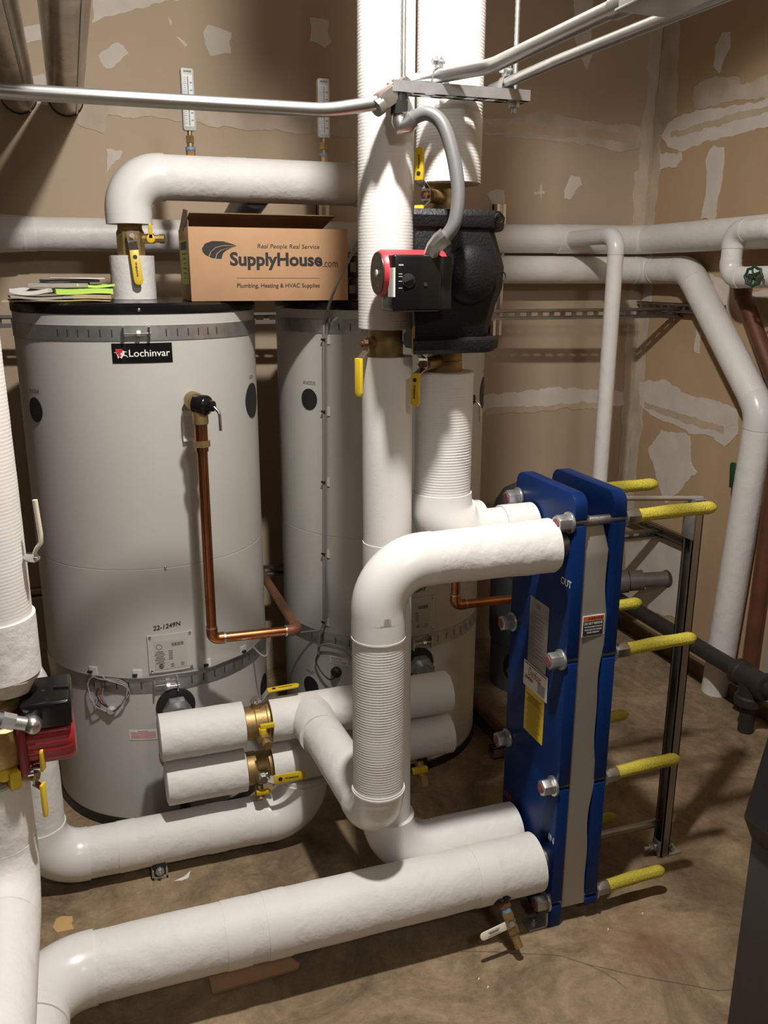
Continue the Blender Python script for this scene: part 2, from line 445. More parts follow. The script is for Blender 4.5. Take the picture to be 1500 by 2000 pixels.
PATCH_RIGHT=[
  [(3.373, 2.212), (3.312, 2.268), (3.152, 2.284), (2.971, 2.264), (2.708, 2.262), (2.692, 2.166), (2.9, 2.164), (3.072, 2.16), (3.227, 2.14), (3.315, 2.171)] ,
  [(3.183, 2.326), (3.181, 2.377), (3.062, 2.392), (2.931, 2.363), (2.912, 2.334), (2.721, 2.341), (2.709, 2.266), (2.917, 2.279), (3.153, 2.288)] ,
  [(3.07, 2.497), (3.036, 2.539), (2.992, 2.525), (2.992, 2.472), (3.028, 2.396), (3.072, 2.435)] ,
  [(3.025, 2.144), (2.971, 2.119), (2.96, 2.063), (2.966, 1.951), (2.979, 1.861), (3.065, 1.866), (3.045, 1.938), (3.068, 2.093)] ,
  [(3.371, 2.147), (3.226, 2.134), (3.209, 2.105), (3.245, 2.083), (3.362, 2.079)] ,
  [(3.402, 2.664), (3.309, 2.638), (3.275, 2.293), (3.374, 2.269), (3.355, 2.085), (3.367, 1.857), (3.338, 1.599), (3.351, 1.422), (3.352, 1.148), (3.338, 0.986), (3.359, 0.814), (3.355, 0.568), (3.415, 0.553), (3.414, 0.803), (3.433, 1.279), (3.446, 1.73), (3.43, 1.945), (3.425, 2.256)] ,
  [(3.38, 1.179), (3.197, 1.207), (3.087, 1.169), (2.74, 1.146), (2.724, 1.044), (2.788, 0.987), (2.853, 1.011), (2.996, 1.008), (3.316, 1.048), (3.366, 1.076)] ,
  [(3.202, 0.985), (3.062, 0.997), (2.994, 0.993), (2.982, 0.89), (2.934, 0.855), (2.969, 0.821), (3.025, 0.741), (3.122, 0.676), (3.188, 0.754), (3.27, 0.879)] ,
  [(2.926, 1.147), (2.775, 1.147), (2.736, 1.082), (2.854, 1.038), (2.897, 1.078)] ,
  [(3.392, 0.405), (3.099, 0.516), (2.916, 0.511), (2.873, 0.444), (2.924, 0.286), (2.973, 0.184), (3.086, 0.153), (3.352, 0.104)] ,
  [(2.981, 1.653), (2.857, 1.621), (2.819, 1.432), (2.901, 1.526)] ,
  [(3.033, 1.439), (2.992, 1.421), (2.993, 1.338), (3.023, 1.346)] ,
  [(2.752, 1.579), (2.6, 1.609), (2.593, 1.564), (2.697, 1.567)] ,
]

def ragged(poly, step=0.02, amp=0.006, seed=0):
    out = []; n = len(poly)
    for i in range(n):
        a = V((*poly[i], 0)); b = V((*poly[(i+1) % n], 0)); k = max(1, int((b-a).length/step))
        for j in range(k):
            p = a.lerp(b, j/k)
            d = noise.noise_vector(p*16+V((seed, 0, 0)))*amp+noise.noise_vector(p*55+V((0, seed, 0)))*amp*0.55
            out.append((p.x+d.x, p.y+d.y))
    return out
def plaster(poly, wall, material, th=0.0016, seed=0, amp=0.006):
    pl = ragged(poly, 0.009, amp*1.5, seed)
    if wall is wall_back:
        m = M().prism([(a, b) for a, b in pl], (0, YB, 0), (1, 0, 0), (0, 0, 1), th)
    else:
        m = M().prism([(-a, b) for a, b in pl], (XR, 0, 0), (0, -1, 0), (0, 0, 1), th)
    return obj('plaster_patch', m, material, wall, 30)
for i, p in enumerate(PATCH_BACK):
    plaster(p, wall_back, 'plaster_tan' if i in (3, 10, 16) else 'plaster', 0.0015+0.0002*(i % 4), i, 0.004 if len(p) < 5 else 0.007)
for i, p in enumerate(PATCH_RIGHT):
    plaster(p, wall_right, 'plaster_tan' if i in (1, 5) else 'plaster', 0.0013+0.0003*(i % 5), 40+i, 0.007)
# paper tape showing in the joints
plaster([(1.62, 2.235), (2.33, 2.225), (2.33, 2.195), (1.62, 2.205)], wall_back, 'tape_tan', 0.0024, 91, 0.008)
plaster([(1.66, 1.085), (2.30, 1.090), (2.30, 1.065), (1.66, 1.055)], wall_back, 'tape_tan', 0.0024, 92, 0.008)
plaster([(3.30, 2.22), (2.95, 2.23), (2.55, 2.25), (2.55, 2.225), (2.95, 2.205), (3.30, 2.20)], wall_right, 'tape_tan', 0.0024, 93, 0.008)
plaster([(3.33, 1.09), (2.80, 1.06), (2.80, 1.035), (3.33, 1.06)], wall_right, 'tape_tan', 0.0024, 94, 0.008)
# floor crack and litter
def ribbon(pts, wid, z=0.0006):
    m = M(); P = [V((*p, z)) for p in pts]
    for i in range(len(P)-1):
        d = (P[i+1]-P[i]).normalized(); n = V((-d.y, d.x, 0))
        w0 = wid*(0.6+0.8*random.random()); w1 = wid*(0.6+0.8*random.random())
        m.add([P[i]-n*w0, P[i+1]-n*w1, P[i+1]+n*w1, P[i]+n*w0], [(0, 1, 2, 3)])
    return m
cr = [(0.79, 1.66), (0.863, 1.633), (0.909, 1.612), (0.968, 1.588), (1.021, 1.564), (1.071, 1.515), (1.111, 1.487), (1.135, 1.467), (1.184, 1.432), (1.229, 1.403), (1.269, 1.378), (1.317, 1.345), (1.378, 1.329), (1.438, 1.311)]
obj('floor_crack', ribbon(cr, 0.0009), 'crack', floor)
obj('floor_crack', ribbon([(1.071, 1.515), (1.09, 1.487), (1.106, 1.456), (1.115, 1.423)], 0.0006), 'crack', floor)
def scrap(name, poly, z, material, label, cat, group=None, th=0.0012):
    o = obj(name, M().prism(poly, (0, 0, z), (1, 0, 0), (0, 1, 0), th), material, None, 30); return tag(o, label, cat, group)
scrap('cardboard_scrap', [(-0.184, 2.084), (-0.176, 2.115), (-0.163, 2.121), (-0.135, 2.111), (-0.134, 2.09), (-0.138, 2.086), (-0.131, 2.06), (-0.173, 2.061)], 0.0002, 'cardboard_orange', 'torn orange-tan scrap of cardboard lying on the concrete', 'scrap')
scrap('cardboard_sheet', [(0.176, 1.778), (0.371, 1.787), (0.395, 1.748), (0.388, 1.735), (0.177, 1.727)], 0.0002, 'cardboard', 'flat brown cardboard sheet on the floor under the long white pipe', 'cardboard', th=0.006)
scrap('paper_scrap', [(0.135, 2.165), (0.165, 2.175), (0.185, 2.195), (0.175, 2.165), (0.155, 2.16)], 0.0002, 'paper_white', 'small white paper scrap on the floor beside the black pipe clamp', 'scrap')
for (a, b) in ((1.18, 1.60), (0.80, 1.53), (0.42, 1.30), (0.79, 1.56), (-0.15, 1.86), (0.66, 2.05), (1.30, 1.62)):
    scrap('debris_crumb', [(a, b), (a+0.007, b+0.003), (a+0.006, b+0.008)], 0.0002, 'paper_white', 'tiny white crumb of debris on the concrete floor', 'debris', 'white crumbs on the floor')

# ================================================================ STORAGE TANKS
TR = 0.348
def ring(R0, R1, z0, z1, c, seg=96):
    return M().lathe([(R0, z0), (R1, z0), (R1, z1), (R0, z1), (R0, z0)], (c[0], c[1], 0), (0, 0, 1), seg)
def patch_on(c, R, phi, z, w_, h_, lift=0.0008, n=10, r=0.0, th=0.001):
    """curved plate on the tank front, real thickness"""
    m = M(); f1 = on_cyl(c, R, phi, z, lift+th); f0 = on_cyl(c, R, phi, z, lift)
    P1, F = rect_geo(w_, h_, n=n)
    m.add([f1(a, b) for a, b in P1], F)
    edge = [i for i in range(0, 2*n+2, 2)]+[i for i in range(2*n+1, 0, -2)]
    k = len(m.v)
    m.add([f0(*P1[i]) for i in edge]+[f1(*P1[i]) for i in edge], [(i, (i+1) % len(edge), len(edge)+(i+1) % len(edge), len(edge)+i) for i in range(len(edge))])
    return m
def strap(t, c, zc, h, phis_slot, clamp_phi, name='seismic_strap'):
    R = TR+0.0012
    s_ = obj(name, ring(R-0.001, R+0.0012, zc-h/2, zc+h/2, c), 'galvanized', t, 30)
    m = M()
    for ph in phis_slot:
        f = on_cyl(c, R+0.0012, math.radians(ph), zc, 0.0003)
        m.add([f(a, b) for a, b in rect_geo(0.0028, h*0.5)[0]], [(0, 2, 3, 1)])
    so = obj('strap_slots', m, 'ink_black', s_); so['kind'] = 'stuff'
    if clamp_phi is not None:
        ph = math.radians(clamp_phi)
        n = V((math.sin(ph), -math.cos(ph), 0)); u = V((math.cos(ph), math.sin(ph), 0)); o = V((c[0], c[1], zc))+n*(R+0.012)
        b = M().cyl(o-u*0.035, o+u*0.035, 0.004, 10)
        b.hexa(o-u*0.002, o+u*0.008, 0.008)
        b.obox(o-u*0.036-n*0.004, u, (0, 0, 1), n, 0.002, h*0.42, 0.009); b.obox(o+u*0.03-n*0.004, u, (0, 0, 1), n, 0.002, h*0.42, 0.009)
        obj('strap_bolt', b, 'chrome', s_, 30)
    return s_
def disc_on(c, R, phi, z, r, th=0.002, sy=1.0):
    f0 = on_cyl(c, R, phi, z, 0.0002); f1 = on_cyl(c, R, phi, z, th); n = 32; m = M()
    rings = [circ_geo(r*k, n=n, sy=sy)[0] for k in (1.0, 0.75, 0.5, 0.25, 0.02)]
    m.v = [f0(*p) for p in rings[0]]+[f1(*p) for q in rings for p in q]
    for k in range(5): m.f += [(k*n+i, k*n+(i+1) % n, (k+1)*n+(i+1) % n, (k+1)*n+i) for i in range(n)]
    return m
D = math.radians
def tank(c, label, serial, logo, slots_top, clamp_top, slots_low, clamp_low, caps, extra):
    t = thing('storage_tank', label, 'tank', (c[0], c[1], 0), 'grey hot water storage tanks')
    obj('tank_body', M().lathe([(TR, 0.03), (TR, 0.8375), (TR-0.0015, 0.839), (TR, 0.8405), (TR, 1.552)], (c[0], c[1], 0), seg=128), 'tank_grey', t, 30)
    obj('base_ring', M().lathe([(TR+0.004, 0), (TR+0.004, 0.030), (TR-0.002, 0.034), (TR-0.02, 0.034), (TR-0.02, 0)], (c[0], c[1], 0), seg=128), 'black_plastic', t, 30)
    obj('tank_lid', M().lathe([(TR+0.002, 1.546), (TR+0.004, 1.55), (TR+0.004, 1.568), (TR-0.004, 1.574), (0.02, 1.5745)], (c[0], c[1], 0), seg=128), 'black_gloss', t, 30)
    strap(t, c, 1.497, 0.040, slots_top, clamp_top); strap(t, c, 0.481, 0.048, slots_low, clamp_low)
    for ph, z, r in ((-3.0, 1.557, 0.0055), (0.9, 0.842, 0.004), (-32, 0.016, 0.0045)):
        a = D(ph); n = V((math.sin(a), -math.cos(a), 0)); p = V((c[0], c[1], z))+n*(TR+0.003)
        obj('screw', M().lathe([(r, 0), (r*0.8, 0.0025), (r*0.3, 0.0035)], p, n, 12), 'chrome', t)
    for ph, z, r, lab in caps:
        k = obj('access_cap', disc_on(c, TR, D(ph), z, r), 'black_rubber', t, 30)
        if lab: obj('lettering', put(text_geo(lab, height=0.011, bold=0.01), on_cyl(c, TR, D(ph), z+r+0.018)), 'ink_grey', t)
    # rating plate
    rp = obj('rating_plate', patch_on(c, TR, D(0.8), 0.579, 0.128, 0.118, 0.001, th=0.004), 'tank_grey', t)
    for sx, sy in ((-1, 1), (1, 1), (-1, -1), (1, -1)):
        a = D(0.8)+sx*0.056/TR; n = V((math.sin(a), -math.cos(a), 0)); p = V((c[0], c[1], 0.579+sy*0.053))+n*(TR+0.005)
        obj('screw', M().lathe([(0.0045, 0), (0.004, 0.002), (0.0015, 0.003)], p, n, 12), 'chrome', rp)
    lp = obj('data_sticker', patch_on(c, TR, D(0.6), 0.574, 0.090, 0.088, 0.0055, th=0.0004), 'label_grey', rp)
    f = on_cyl(c, TR, D(0.6), 0.574, 0.0063)
    bars = [rect_geo(0.0012 if i % 3 else 0.0022, 0.011, 0.006+i*0.0031, 0.031) for i in range(11)]
    lines = [rect_geo(0.02+0.009*((i*7) % 3)/2, 0.0017, -0.03, 0.012-i*0.0052) for i in range(8)]+[rect_geo(0.011, 0.0017, 0.0, 0.012-i*0.0052) for i in range(6)]+[rect_geo(0.038, 0.0016, 0.018, -0.030-i*0.004) for i in range(3)]
    ri = [(0.0085*math.cos(2*PI*i/20)-0.031, 0.0085*math.sin(2*PI*i/20)+0.027) for i in range(20)]+[(0.0073*math.cos(-2*PI*i/20)-0.031, 0.0073*math.sin(-2*PI*i/20)+0.027) for i in range(20)]
    rf = [(i, (i+1) % 20, 20+(20-i-1) % 20, 20+(20-i) % 20) for i in range(20)]
    obj('print', put(join_geo(*bars, *lines, (ri, rf)), f), 'ink_black', lp)
    obj('certification_mark', put(circ_geo(0.0075, -0.028, -0.034), f), 'ink_black', lp)
    obj('certification_letters', put(text_geo('CE', height=0.008, bold=0.01), on_cyl(c, TR, D(0.6)-0.028/TR, 0.540, 0.0068)), 'label_grey', lp)
    mk = text_geo(serial, width=0.078, bold=0.015, shear=0.1)
    obj('marker_writing', put(mk, lambda a, b: on_cyl(c, TR, D(-0.2), 0.662, 0.0012)(a, b+0.09*a)), 'ink_black', t)
    if logo:
        lg = obj('logo_plate', patch_on(c, TR, D(-2.7), 1.445, 0.156, 0.052), 'black_gloss', t)
        obj('lettering', put(text_geo('Lochinvar', width=0.106, height=0.0185, bold=0.008), on_cyl(c, TR, D(-2.7)+0.0185/TR, 1.445, 0.0022)), 'ink_white', lg)
        f = on_cyl(c, TR, D(-2.7)-0.056/TR, 1.445, 0.0022)
        obj('emblem_horse', put(flat_geo([(-0.018, 0.003), (-0.008, 0.0035), (0.004, 0.008), (0.010, 0.006), (0.018, 0.0035), (0.010, 0.003), (0.010, -0.004), (0.016, -0.0055), (0.019, -0.012), (0.014, -0.007), (0.007, -0.006), (0.002, -0.013), (-0.004, -0.010), (-0.007, -0.014), (-0.009, -0.005), (-0.012, 0.0015)]), f), 'ink_white', lg)
        f2 = on_cyl(c, TR, D(-2.7)-0.058/TR, 1.445, 0.0026)
        obj('emblem_shield', put(flat_geo([(-0.011, 0.012), (0.008, 0.012), (0.007, 0.003), (0.001, 0.0), (0.004, -0.006), (-0.001, -0.011), (-0.005, -0.004), (-0.009, 0.002)]), f2), 'ink_red', lg)
    # outlet nipple with rubber grommet
    a = D(1.5); n = V((math.sin(a), -math.cos(a), 0))
    for z in (0.405, 0.26):
        b = V((c[0], c[1], z))+n*(TR+0.0005)
        obj('port_grommet', M().lathe([(0.058, 0), (0.056, 0.006), (0.03, 0.010)], b, n, 28), 'black_rubber', t)
        nb = M().cyl(b, b+n*0.075, 0.029, 20); nb.hexa(b+n*0.02, b+n*0.05, 0.042)
        obj('outlet_nipple', nb, 'galvanized', t, 25)
    b = V((c[0], c[1], 0.07))+V((0.015, -TR, 0)); obj('drain_cock', M().cyl(b, b+V((0, -0.035, 0)), 0.014, 14).cyl(b+V((0, -0.03, 0.0)), b+V((0, -0.045, 0)), 0.018, 14), 'iron_black', t)
    return t
C1 = (0.184, 2.775); C2 = (0.972, 2.812)
t1 = tank(C1, 'grey cylindrical water tank with a black logo plate, nearest the left pump', '22-1249N', True, list(range(-40, -12, 5))+list(range(8, 37, 5)), -4.2, list(range(-38, -8, 6))+list(range(10, 60, 6)), -2,
     [(-60.4, 1.282, 0.0345, 'ANODE'), (61.6, 1.281, 0.052, 'HOT'), (64, 0.33, 0.04, None)], None)
t2 = tank(C2, 'grey cylindrical water tank standing behind the tall white vertical pipes', '22-1250NY', False, list(range(-40, 40, 6)), 30, list(range(-60, -20, 8))+list(range(8, 50, 6)), 4,
     [(-58.9, 1.273, 0.033, 'ANODE'), (58, 1.27, 0.052, 'HOT'), (-62, 0.286, 0.036, 'INLET')], None)
obj('caution_sticker', patch_on(C1, TR, D(-15), 0.320, 0.083, 0.034, th=0.0004), 'label_white', t1)
for i in range(6):
    obj('print', put(rect_geo(0.074 if i else 0.03, 0.0016, 0, 0.012-i*0.0046, n=6), on_cyl(C1, TR, D(-15), 0.320, 0.0016)), 'ink_red', t1)
lb = obj('connection_label', patch_on(C2, TR, D(-42.5), 0.412, 0.068, 0.027, th=0.0005), 'label_white', t2)
obj('lettering', put(text_geo('AQUASTAT\nCONNECTIONS', width=0.056, height=0.019, bold=0.01), on_cyl(C2, TR, D(-42.5), 0.412, 0.0018)), 'ink_grey', lb)

# copper relief lines
def relief(c, phi, z, xr, y, zb, x_end, y_end, tagged, which):
    a = D(phi); n = V((math.sin(a), -math.cos(a), 0)); b = V((c[0], c[1], z))+n*TR
    e = V((b.x+0.008, y, z))
    t = thing('relief_valve', 'brass relief valve with chrome test lever on the %s tank' % which, 'valve', b)
    obj('valve_body', M().lathe([(0.018, 0), (0.018, 0.02), (0.024, 0.03), (0.026, 0.06), (0.024, 0.085)], b, (e-b), 24).cyl(e, e-V((0, 0, 0.05)), 0.021, 20), 'brass', t, 40)
    d = V((0.75, -0.66, -0.05)).normalized()
    obj('valve_cap', M().lathe([(0.026, -0.012), (0.027, 0.02), (0.024, 0.026), (0.015, 0.03), (0.014, 0.042), (0.006, 0.046)], e, d, 24), 'black_gloss', t, 40)
    k = e+d*0.044
    lv = M().tube([k-V((0, 0, 0.002)), k+d*0.012+V((0, 0, -0.012)), k+d*0.016+V((0, 0, -0.02)), k+d*0.017+V((0, 0, -0.062))], 0.0042, 10)
    obj('test_lever', lv, 'chrome', t, 50)
    if tagged:
        f = on_cyl(c, TR, D(15.6), 1.243, 0.012)
        tg = obj('warning_tag', M().obox(f(0, 0), (math.cos(D(15)), math.sin(D(15)), 0), (0, 0, 1), (math.sin(D(15)), -math.cos(D(15)), 0), 0.021, 0.042, 0.0004), 'label_white', t)
        g = join_geo(*[rect_geo(0.034, 0.0018, 0, 0.026-i*0.0048) for i in range(13)])
        obj('print', put(g, on_plane(f(0, 0)+V((math.sin(D(15)), -math.cos(D(15)), 0))*0.0006, (math.cos(D(15)), math.sin(D(15)), 0), (0, 0, 1))), 'label_grey', tg)
    p = thing('copper_pipe', 'thin copper drain line dropping from the relief valve of the %s tank' % which, 'pipe', (e.x, e.y, zb))
    top = e-V((0, 0, 0.05))
    pts = [top, (e.x, e.y, zb), (x_end, e.y, zb-0.006), (x_end, y_end, zb-0.006)]
    k = 0
    for s_ in fillet(pts, 0.02):
        if s_[0] == 'S': obj('copper_tube', M().cyl(s_[1], s_[2], 0.0143, 20), 'copper' if k < 2 else 'copper_old', p, 40); k += 1
        else:
            obj('copper_elbow', M().tube([s_[1][0]+s_[2]*0.016]+s_[1]+[s_[1][-1]+s_[3]*0.016], 0.0166, 20), 'copper' if k < 2 else 'copper_old', p, 40)
            obj('solder_ring', M().cyl(s_[1][0]+s_[2]*0.014, s_[1][0]+s_[2]*0.018, 0.0168, 20), 'solder', p, 40)
            obj('solder_ring', M().cyl(s_[1][-1]+s_[3]*0.014, s_[1][-1]+s_[3]*0.018, 0.0168, 20), 'solder', p, 40)
    obj('union_nut', M().cyl(top-V((0, 0, 0.046)), top-V((0, 0, 0.062)), 0.0225, 8), 'brass', p, 25)
    obj('adapter', M().cyl(top, top-V((0, 0, 0.075)), 0.0172, 18), 'copper', p, 40)
    obj('thread_ring', M().cyl(top+V((0, 0, 0.012)), top-V((0, 0, 0.002)), 0.0195, 20), 'blue_ring', p, 40)
relief(C1, 17.4, 1.317, 0.29, 2.315, 0.652, 0.545, 3.1, True, 'left')
relief(C2, 12.0, 1.30, 1.05, 2.33, 0.652, 1.36, 3.1, False, 'right')

# ================================================================ INSULATED PIPES
def pipe(name, label, loc): return thing(name, label, 'pipe', loc)
YA, YF = 1.845, 1.697          # rear and front connection rows of the heat exchanger
# tall pipe straight down from the ceiling, upper half
p = pipe('insulated_pipe', 'tall white insulated vertical pipe with the brass valve at its lower end', (0.648, YA, 1.535))
jacket(p, (0.648, YA, ZC-0.001), (0.648, YA, 1.535), 0.0595, ribs=0.00016, amp=0.006, sc=14)
obj('insulation_end', M().cyl((0.648, YA, 1.537), (0.648, YA, 1.533), 0.056, 32), 'insulation_end', p)
# lower half, elbow and run into the exchanger
p = pipe('insulated_pipe', 'white insulated pipe dropping from the brass valve to the rear lower exchanger port', (0.652, YA, 0.18))
run(p, [(0.652, YA, 1.474), (0.660, YA, 0.185), (1.026, YA, 0.185)], 0.0570, 0.115, opts={0: {'r': 0.0570, 'mat': 'jacket_plain', 'amp': 0.008}, 1: {'r': 0.0665, 'amp': 0.012}, 'e0': {'r': 0.067}})
band(p, (0.655, YA, 0.92), (0.006, 0, -1), 0.0580, 0.25)
# big riser beside it, above the pump
p = pipe('insulated_pipe', 'thickest white vertical pipe from the ceiling above the black pump', (0.791, YA, 1.838))
jacket(p, (0.791, YA, ZC-0.001), (0.791, YA, 1.838), 0.0705, ribs=0.00032, amp=0.006)
obj('insulation_end', M().cyl((0.791, YA, 1.840), (0.791, YA, 1.836), 0.066, 32), 'insulation_end', p)
# below the pump: ribbed jacket, swollen elbow, run into the exchanger
p = pipe('insulated_pipe', 'ribbed white pipe under the black pump turning into the rear upper exchanger port', (0.792, YA, 1.06))
jacket(p, (0.792, YA, 1.434), (0.792, YA, 1.150), 0.0665, ribs=0.0006, amp=0.010)
obj('insulation_end', M().cyl((0.792, YA, 1.432), (0.792, YA, 1.4365), 0.0655, 32), 'insulation_end', p)
for s_ in fillet([(0.792, YA, 1.155), (0.792, YA, 1.052), (0.93, YA, 1.052)], 0.075):
    if s_[0] == 'E': elbow(p, s_, 0.070, 0.027, bulge=0.12)
jacket(p, (0.855, YA, 1.052), (0.95, YA, 1.052), 0.0475)
jacket(p, (0.95, YA, 1.052), (1.035, YA, 1.052), 0.053, amp=0.01)
# front upper port -> elbow -> ribbed riser -> elbow -> branch back to the header
p = pipe('insulated_pipe', 'white pipe bending down in front from the upper exchanger port with a ribbed riser', (0.582, YF, 0.345))
ZU = 1.042
sg = fillet([(1.004, YF, ZU), (0.582, YF, ZU), (0.582, YF, 0.405), (0.560, 2.19, 0.405)], [0.105, 0.09])
jacket(p, sg[0][1], sg[0][2], 0.0635, amp=0.030, sc=20, r1=0.0585)
elbow(p, sg[1], 0.0605, 0.02)
jacket(p, (0.582, YF, 0.875), (0.582, YF, 0.488), 0.0585, ribs=0.0005, amp=0.010)
jacket(p, sg[2][1], (0.582, YF, 0.872), 0.0605, 'pvc', 0.0, name='elbow_collar')
jacket(p, (0.582, YF, 0.492), sg[2][2], 0.0605, 'pvc', 0.0, name='elbow_collar')
obj('cover_rim', M().cyl((0.582, YF, 0.494), (0.582, YF, 0.490), 0.0622, 44), 'pvc', p)
obj('cover_rim', M().cyl((0.582, YF, 0.876), (0.582, YF, 0.872), 0.0615, 44), 'pvc', p)
elbow(p, sg[3], 0.0605, 0.004)
jacket(p, sg[4][1], sg[4][2], 0.0575, amp=0.014)
obj('bare_nozzle', M().cyl((1.0, YF, ZU), (1.0395, YF, ZU), 0.030, 24), 'steel_dull', p)
# long floor-level pipe from the front lower port to the left
p = pipe('insulated_pipe', 'long white pipe running low across the foreground into the lower exchanger port', (-0.205, YF, 0.10))
run(p, [(1.014, 1.706, 0.176), (-0.205, 1.706, 0.176), (-0.205, 0.55, 0.176)], 0.0745, 0.12, er=1.04, amp=0.020)
for xx in (0.235, 0.33, 0.86): band(p, (xx, 1.706, 0.176), (1, 0, 0), 0.0758, 0.055)
band(p, (-0.205, 1.575, 0.176), (0, 1, 0), 0.0785, 0.03)
obj('bare_nozzle', M().cyl((1.01, 1.706, 0.176), (1.0395, 1.706, 0.176), 0.034, 24), 'steel_dull', p)
# header in front of the tanks, upper and lower
YH = 2.25; ZH, ZL = 0.405, 0.26
p = pipe('insulated_stub', 'upper of two white wrapped pipe stubs in front of the left tank', (0.13, YH, ZH-0.066))
jacket(p, (0.130, YH, ZH), (0.362, YH, ZH), 0.0655, amp=0.02, sc=16)
obj('wrapped_end', M().lathe([(0.064, 0), (0.056, 0.004), (0.02, 0.005)], (0.1305, YH, ZH), (-1, 0, 0), 36), 'jacket', p)
p = pipe('insulated_stub', 'lower of two white wrapped pipe stubs in front of the left tank', (0.14, YH, ZL-0.062))
jacket(p, (0.140, YH, ZL), (0.362, YH, ZL), 0.0615, amp=0.024, sc=16)
obj('wrapped_end', M().lathe([(0.060, 0), (0.052, 0.004), (0.02, 0.005)], (0.1405, YH, ZL), (-1, 0, 0), 36), 'jacket', p)
p = pipe('insulated_header', 'upper white header pipe running between the brass valve and the right tank', (0.44, YH, ZH-0.064))
jacket(p, (0.438, YH, ZH), (0.995, YH, ZH), 0.0635, amp=0.016)
obj('wrapped_end', M().lathe([(0.062, 0), (0.054, 0.004), (0.02, 0.005)], (0.9945, YH, ZH), (1, 0, 0), 36), 'jacket', p)
obj('tee_cover', M().lathe([(0.061, -0.13), (0.0625, -0.07), (0.066, -0.04), (0.068, 0.0)], (0.557, 2.25, ZH), (0, 1, 0), 40), 'jacket', p)
p = pipe('insulated_header', 'lower white header pipe running between the tanks behind the ribbed riser', (0.44, YH, ZL-0.062))
jacket(p, (0.438, YH, ZL), (1.005, YH, ZL), 0.0615, amp=0.016)
obj('wrapped_end', M().lathe([(0.060, 0), (0.052, 0.004), (0.02, 0.005)], (1.0045, YH, ZL), (1, 0, 0), 36), 'jacket', p)
# floor return: left riser, elbow, floor run, elbow up into the lower header
p = pipe('insulated_pipe', 'white pipe lying on the floor before the left tank with an elbow at each end', (-0.205, YH, 0.012))
run(p, [(-2.598, YH, 0.690), (-0.205, YH, 0.690), (-0.205, YH, 0.086), (0.535, YH, 0.086), (0.535, YH, 0.215)], 0.0690, [0.11, 0.11, 0.105], er=1.04, amp=0.012, opts={3: {'r': 0.068}})
for xx in (0.02, 0.27, 0.40): band(p, (xx, YH, 0.086), (1, 0, 0), 0.0702, 0.05)
hv = thing('lever_valve', 'cream-handled lever on the tall white pipe at the left edge', 'valve', (-0.105, 1.57, 1.165))
obj('valve_nut', M().hexa((-0.112, 1.575, 1.170), (-0.096, 1.565, 1.170), 0.0085).cyl((-0.125, 1.585, 1.170), (-0.091, 1.562, 1.170), 0.004), 'chrome', hv, 25)
obj('handle', M().tube([(-0.101, 1.567, 1.172), (-0.093, 1.562, 1.188), (-0.085, 1.56, 1.198), (-0.0845, 1.56, 1.215), (-0.0875, 1.56, 1.275)], [0.003, 0.0038, 0.0043, 0.0045, 0.0045], 10), 'cream_vinyl', hv, 50)
# clamp on the floor run
ck = thing('pipe_clamp', 'small black strut clamp on the floor holding the white floor pipe', 'clamp', (0.10, 2.165, 0))
obj('clamp_base', M().box((0.078, 2.185, 0.001), (0.122, 2.36, 0.010)).box((0.078, 2.185, 0.001), (0.084, 2.215, 0.030)).box((0.116, 2.185, 0.001), (0.122, 2.215, 0.030)), 'galvanized', ck, bevel=0.001)
obj('clamp_ear', M().box((0.082, 2.190, 0.010), (0.118, 2.200, 0.044)), 'black_plastic', ck, bevel=0.002)
obj('clamp_bolt', M().hexa((0.10, 2.178, 0.026), (0.10, 2.190, 0.026), 0.009).cyl((0.10, 2.172, 0.026), (0.10, 2.19, 0.026), 0.0045).cyl((0.10, 2.183, 0.026), (0.10, 2.190, 0.026), 0.012), 'galvanized', ck, 25)
# foreground pipe at lower left: vertical under the red pump then towards the viewer
p = pipe('insulated_pipe', 'fat white pipe at the lower left corner under the red pump', (-0.215, 1.6, 0.43))
run(p, [(-0.215, 1.6, 0.742), (-0.215, 1.6, 0.495), (-0.215, 0.4, 0.495)], 0.0645, 0.11, er=1.012, amp=0.012, emat='jacket', over=0.002)
obj('insulation_end', M().cyl((-0.215, 1.6, 0.741), (-0.215, 1.6, 0.7445), 0.062, 32), 'insulation_end', p)
p = pipe('insulated_pipe', 'tall white pipe rising above the red pump at the left edge', (-0.182, 1.6, 0.93))
jacket(p, (-0.182, 1.6, 1.052), (-0.188, 1.6, 1.88), 0.0690, ribs=0.0002, amp=0.012)
run(p, [(-0.188, 1.6, 1.87), (-0.188, 1.6, 2.0), (-2.598, 1.6, 2.0)], 0.0690, 0.11, er=1.03, amp=0.008)
jacket(p, (-0.182, 1.6, 0.950), (-0.182, 1.6, 1.060), 0.0735, amp=0.014, name='fitting_cover')
jacket(p, (-0.182, 1.6, 0.955), (-0.188, 1.6, 0.922), 0.072, 'insulation_end', 0.06, 40, name='frayed_end', r1=0.058)

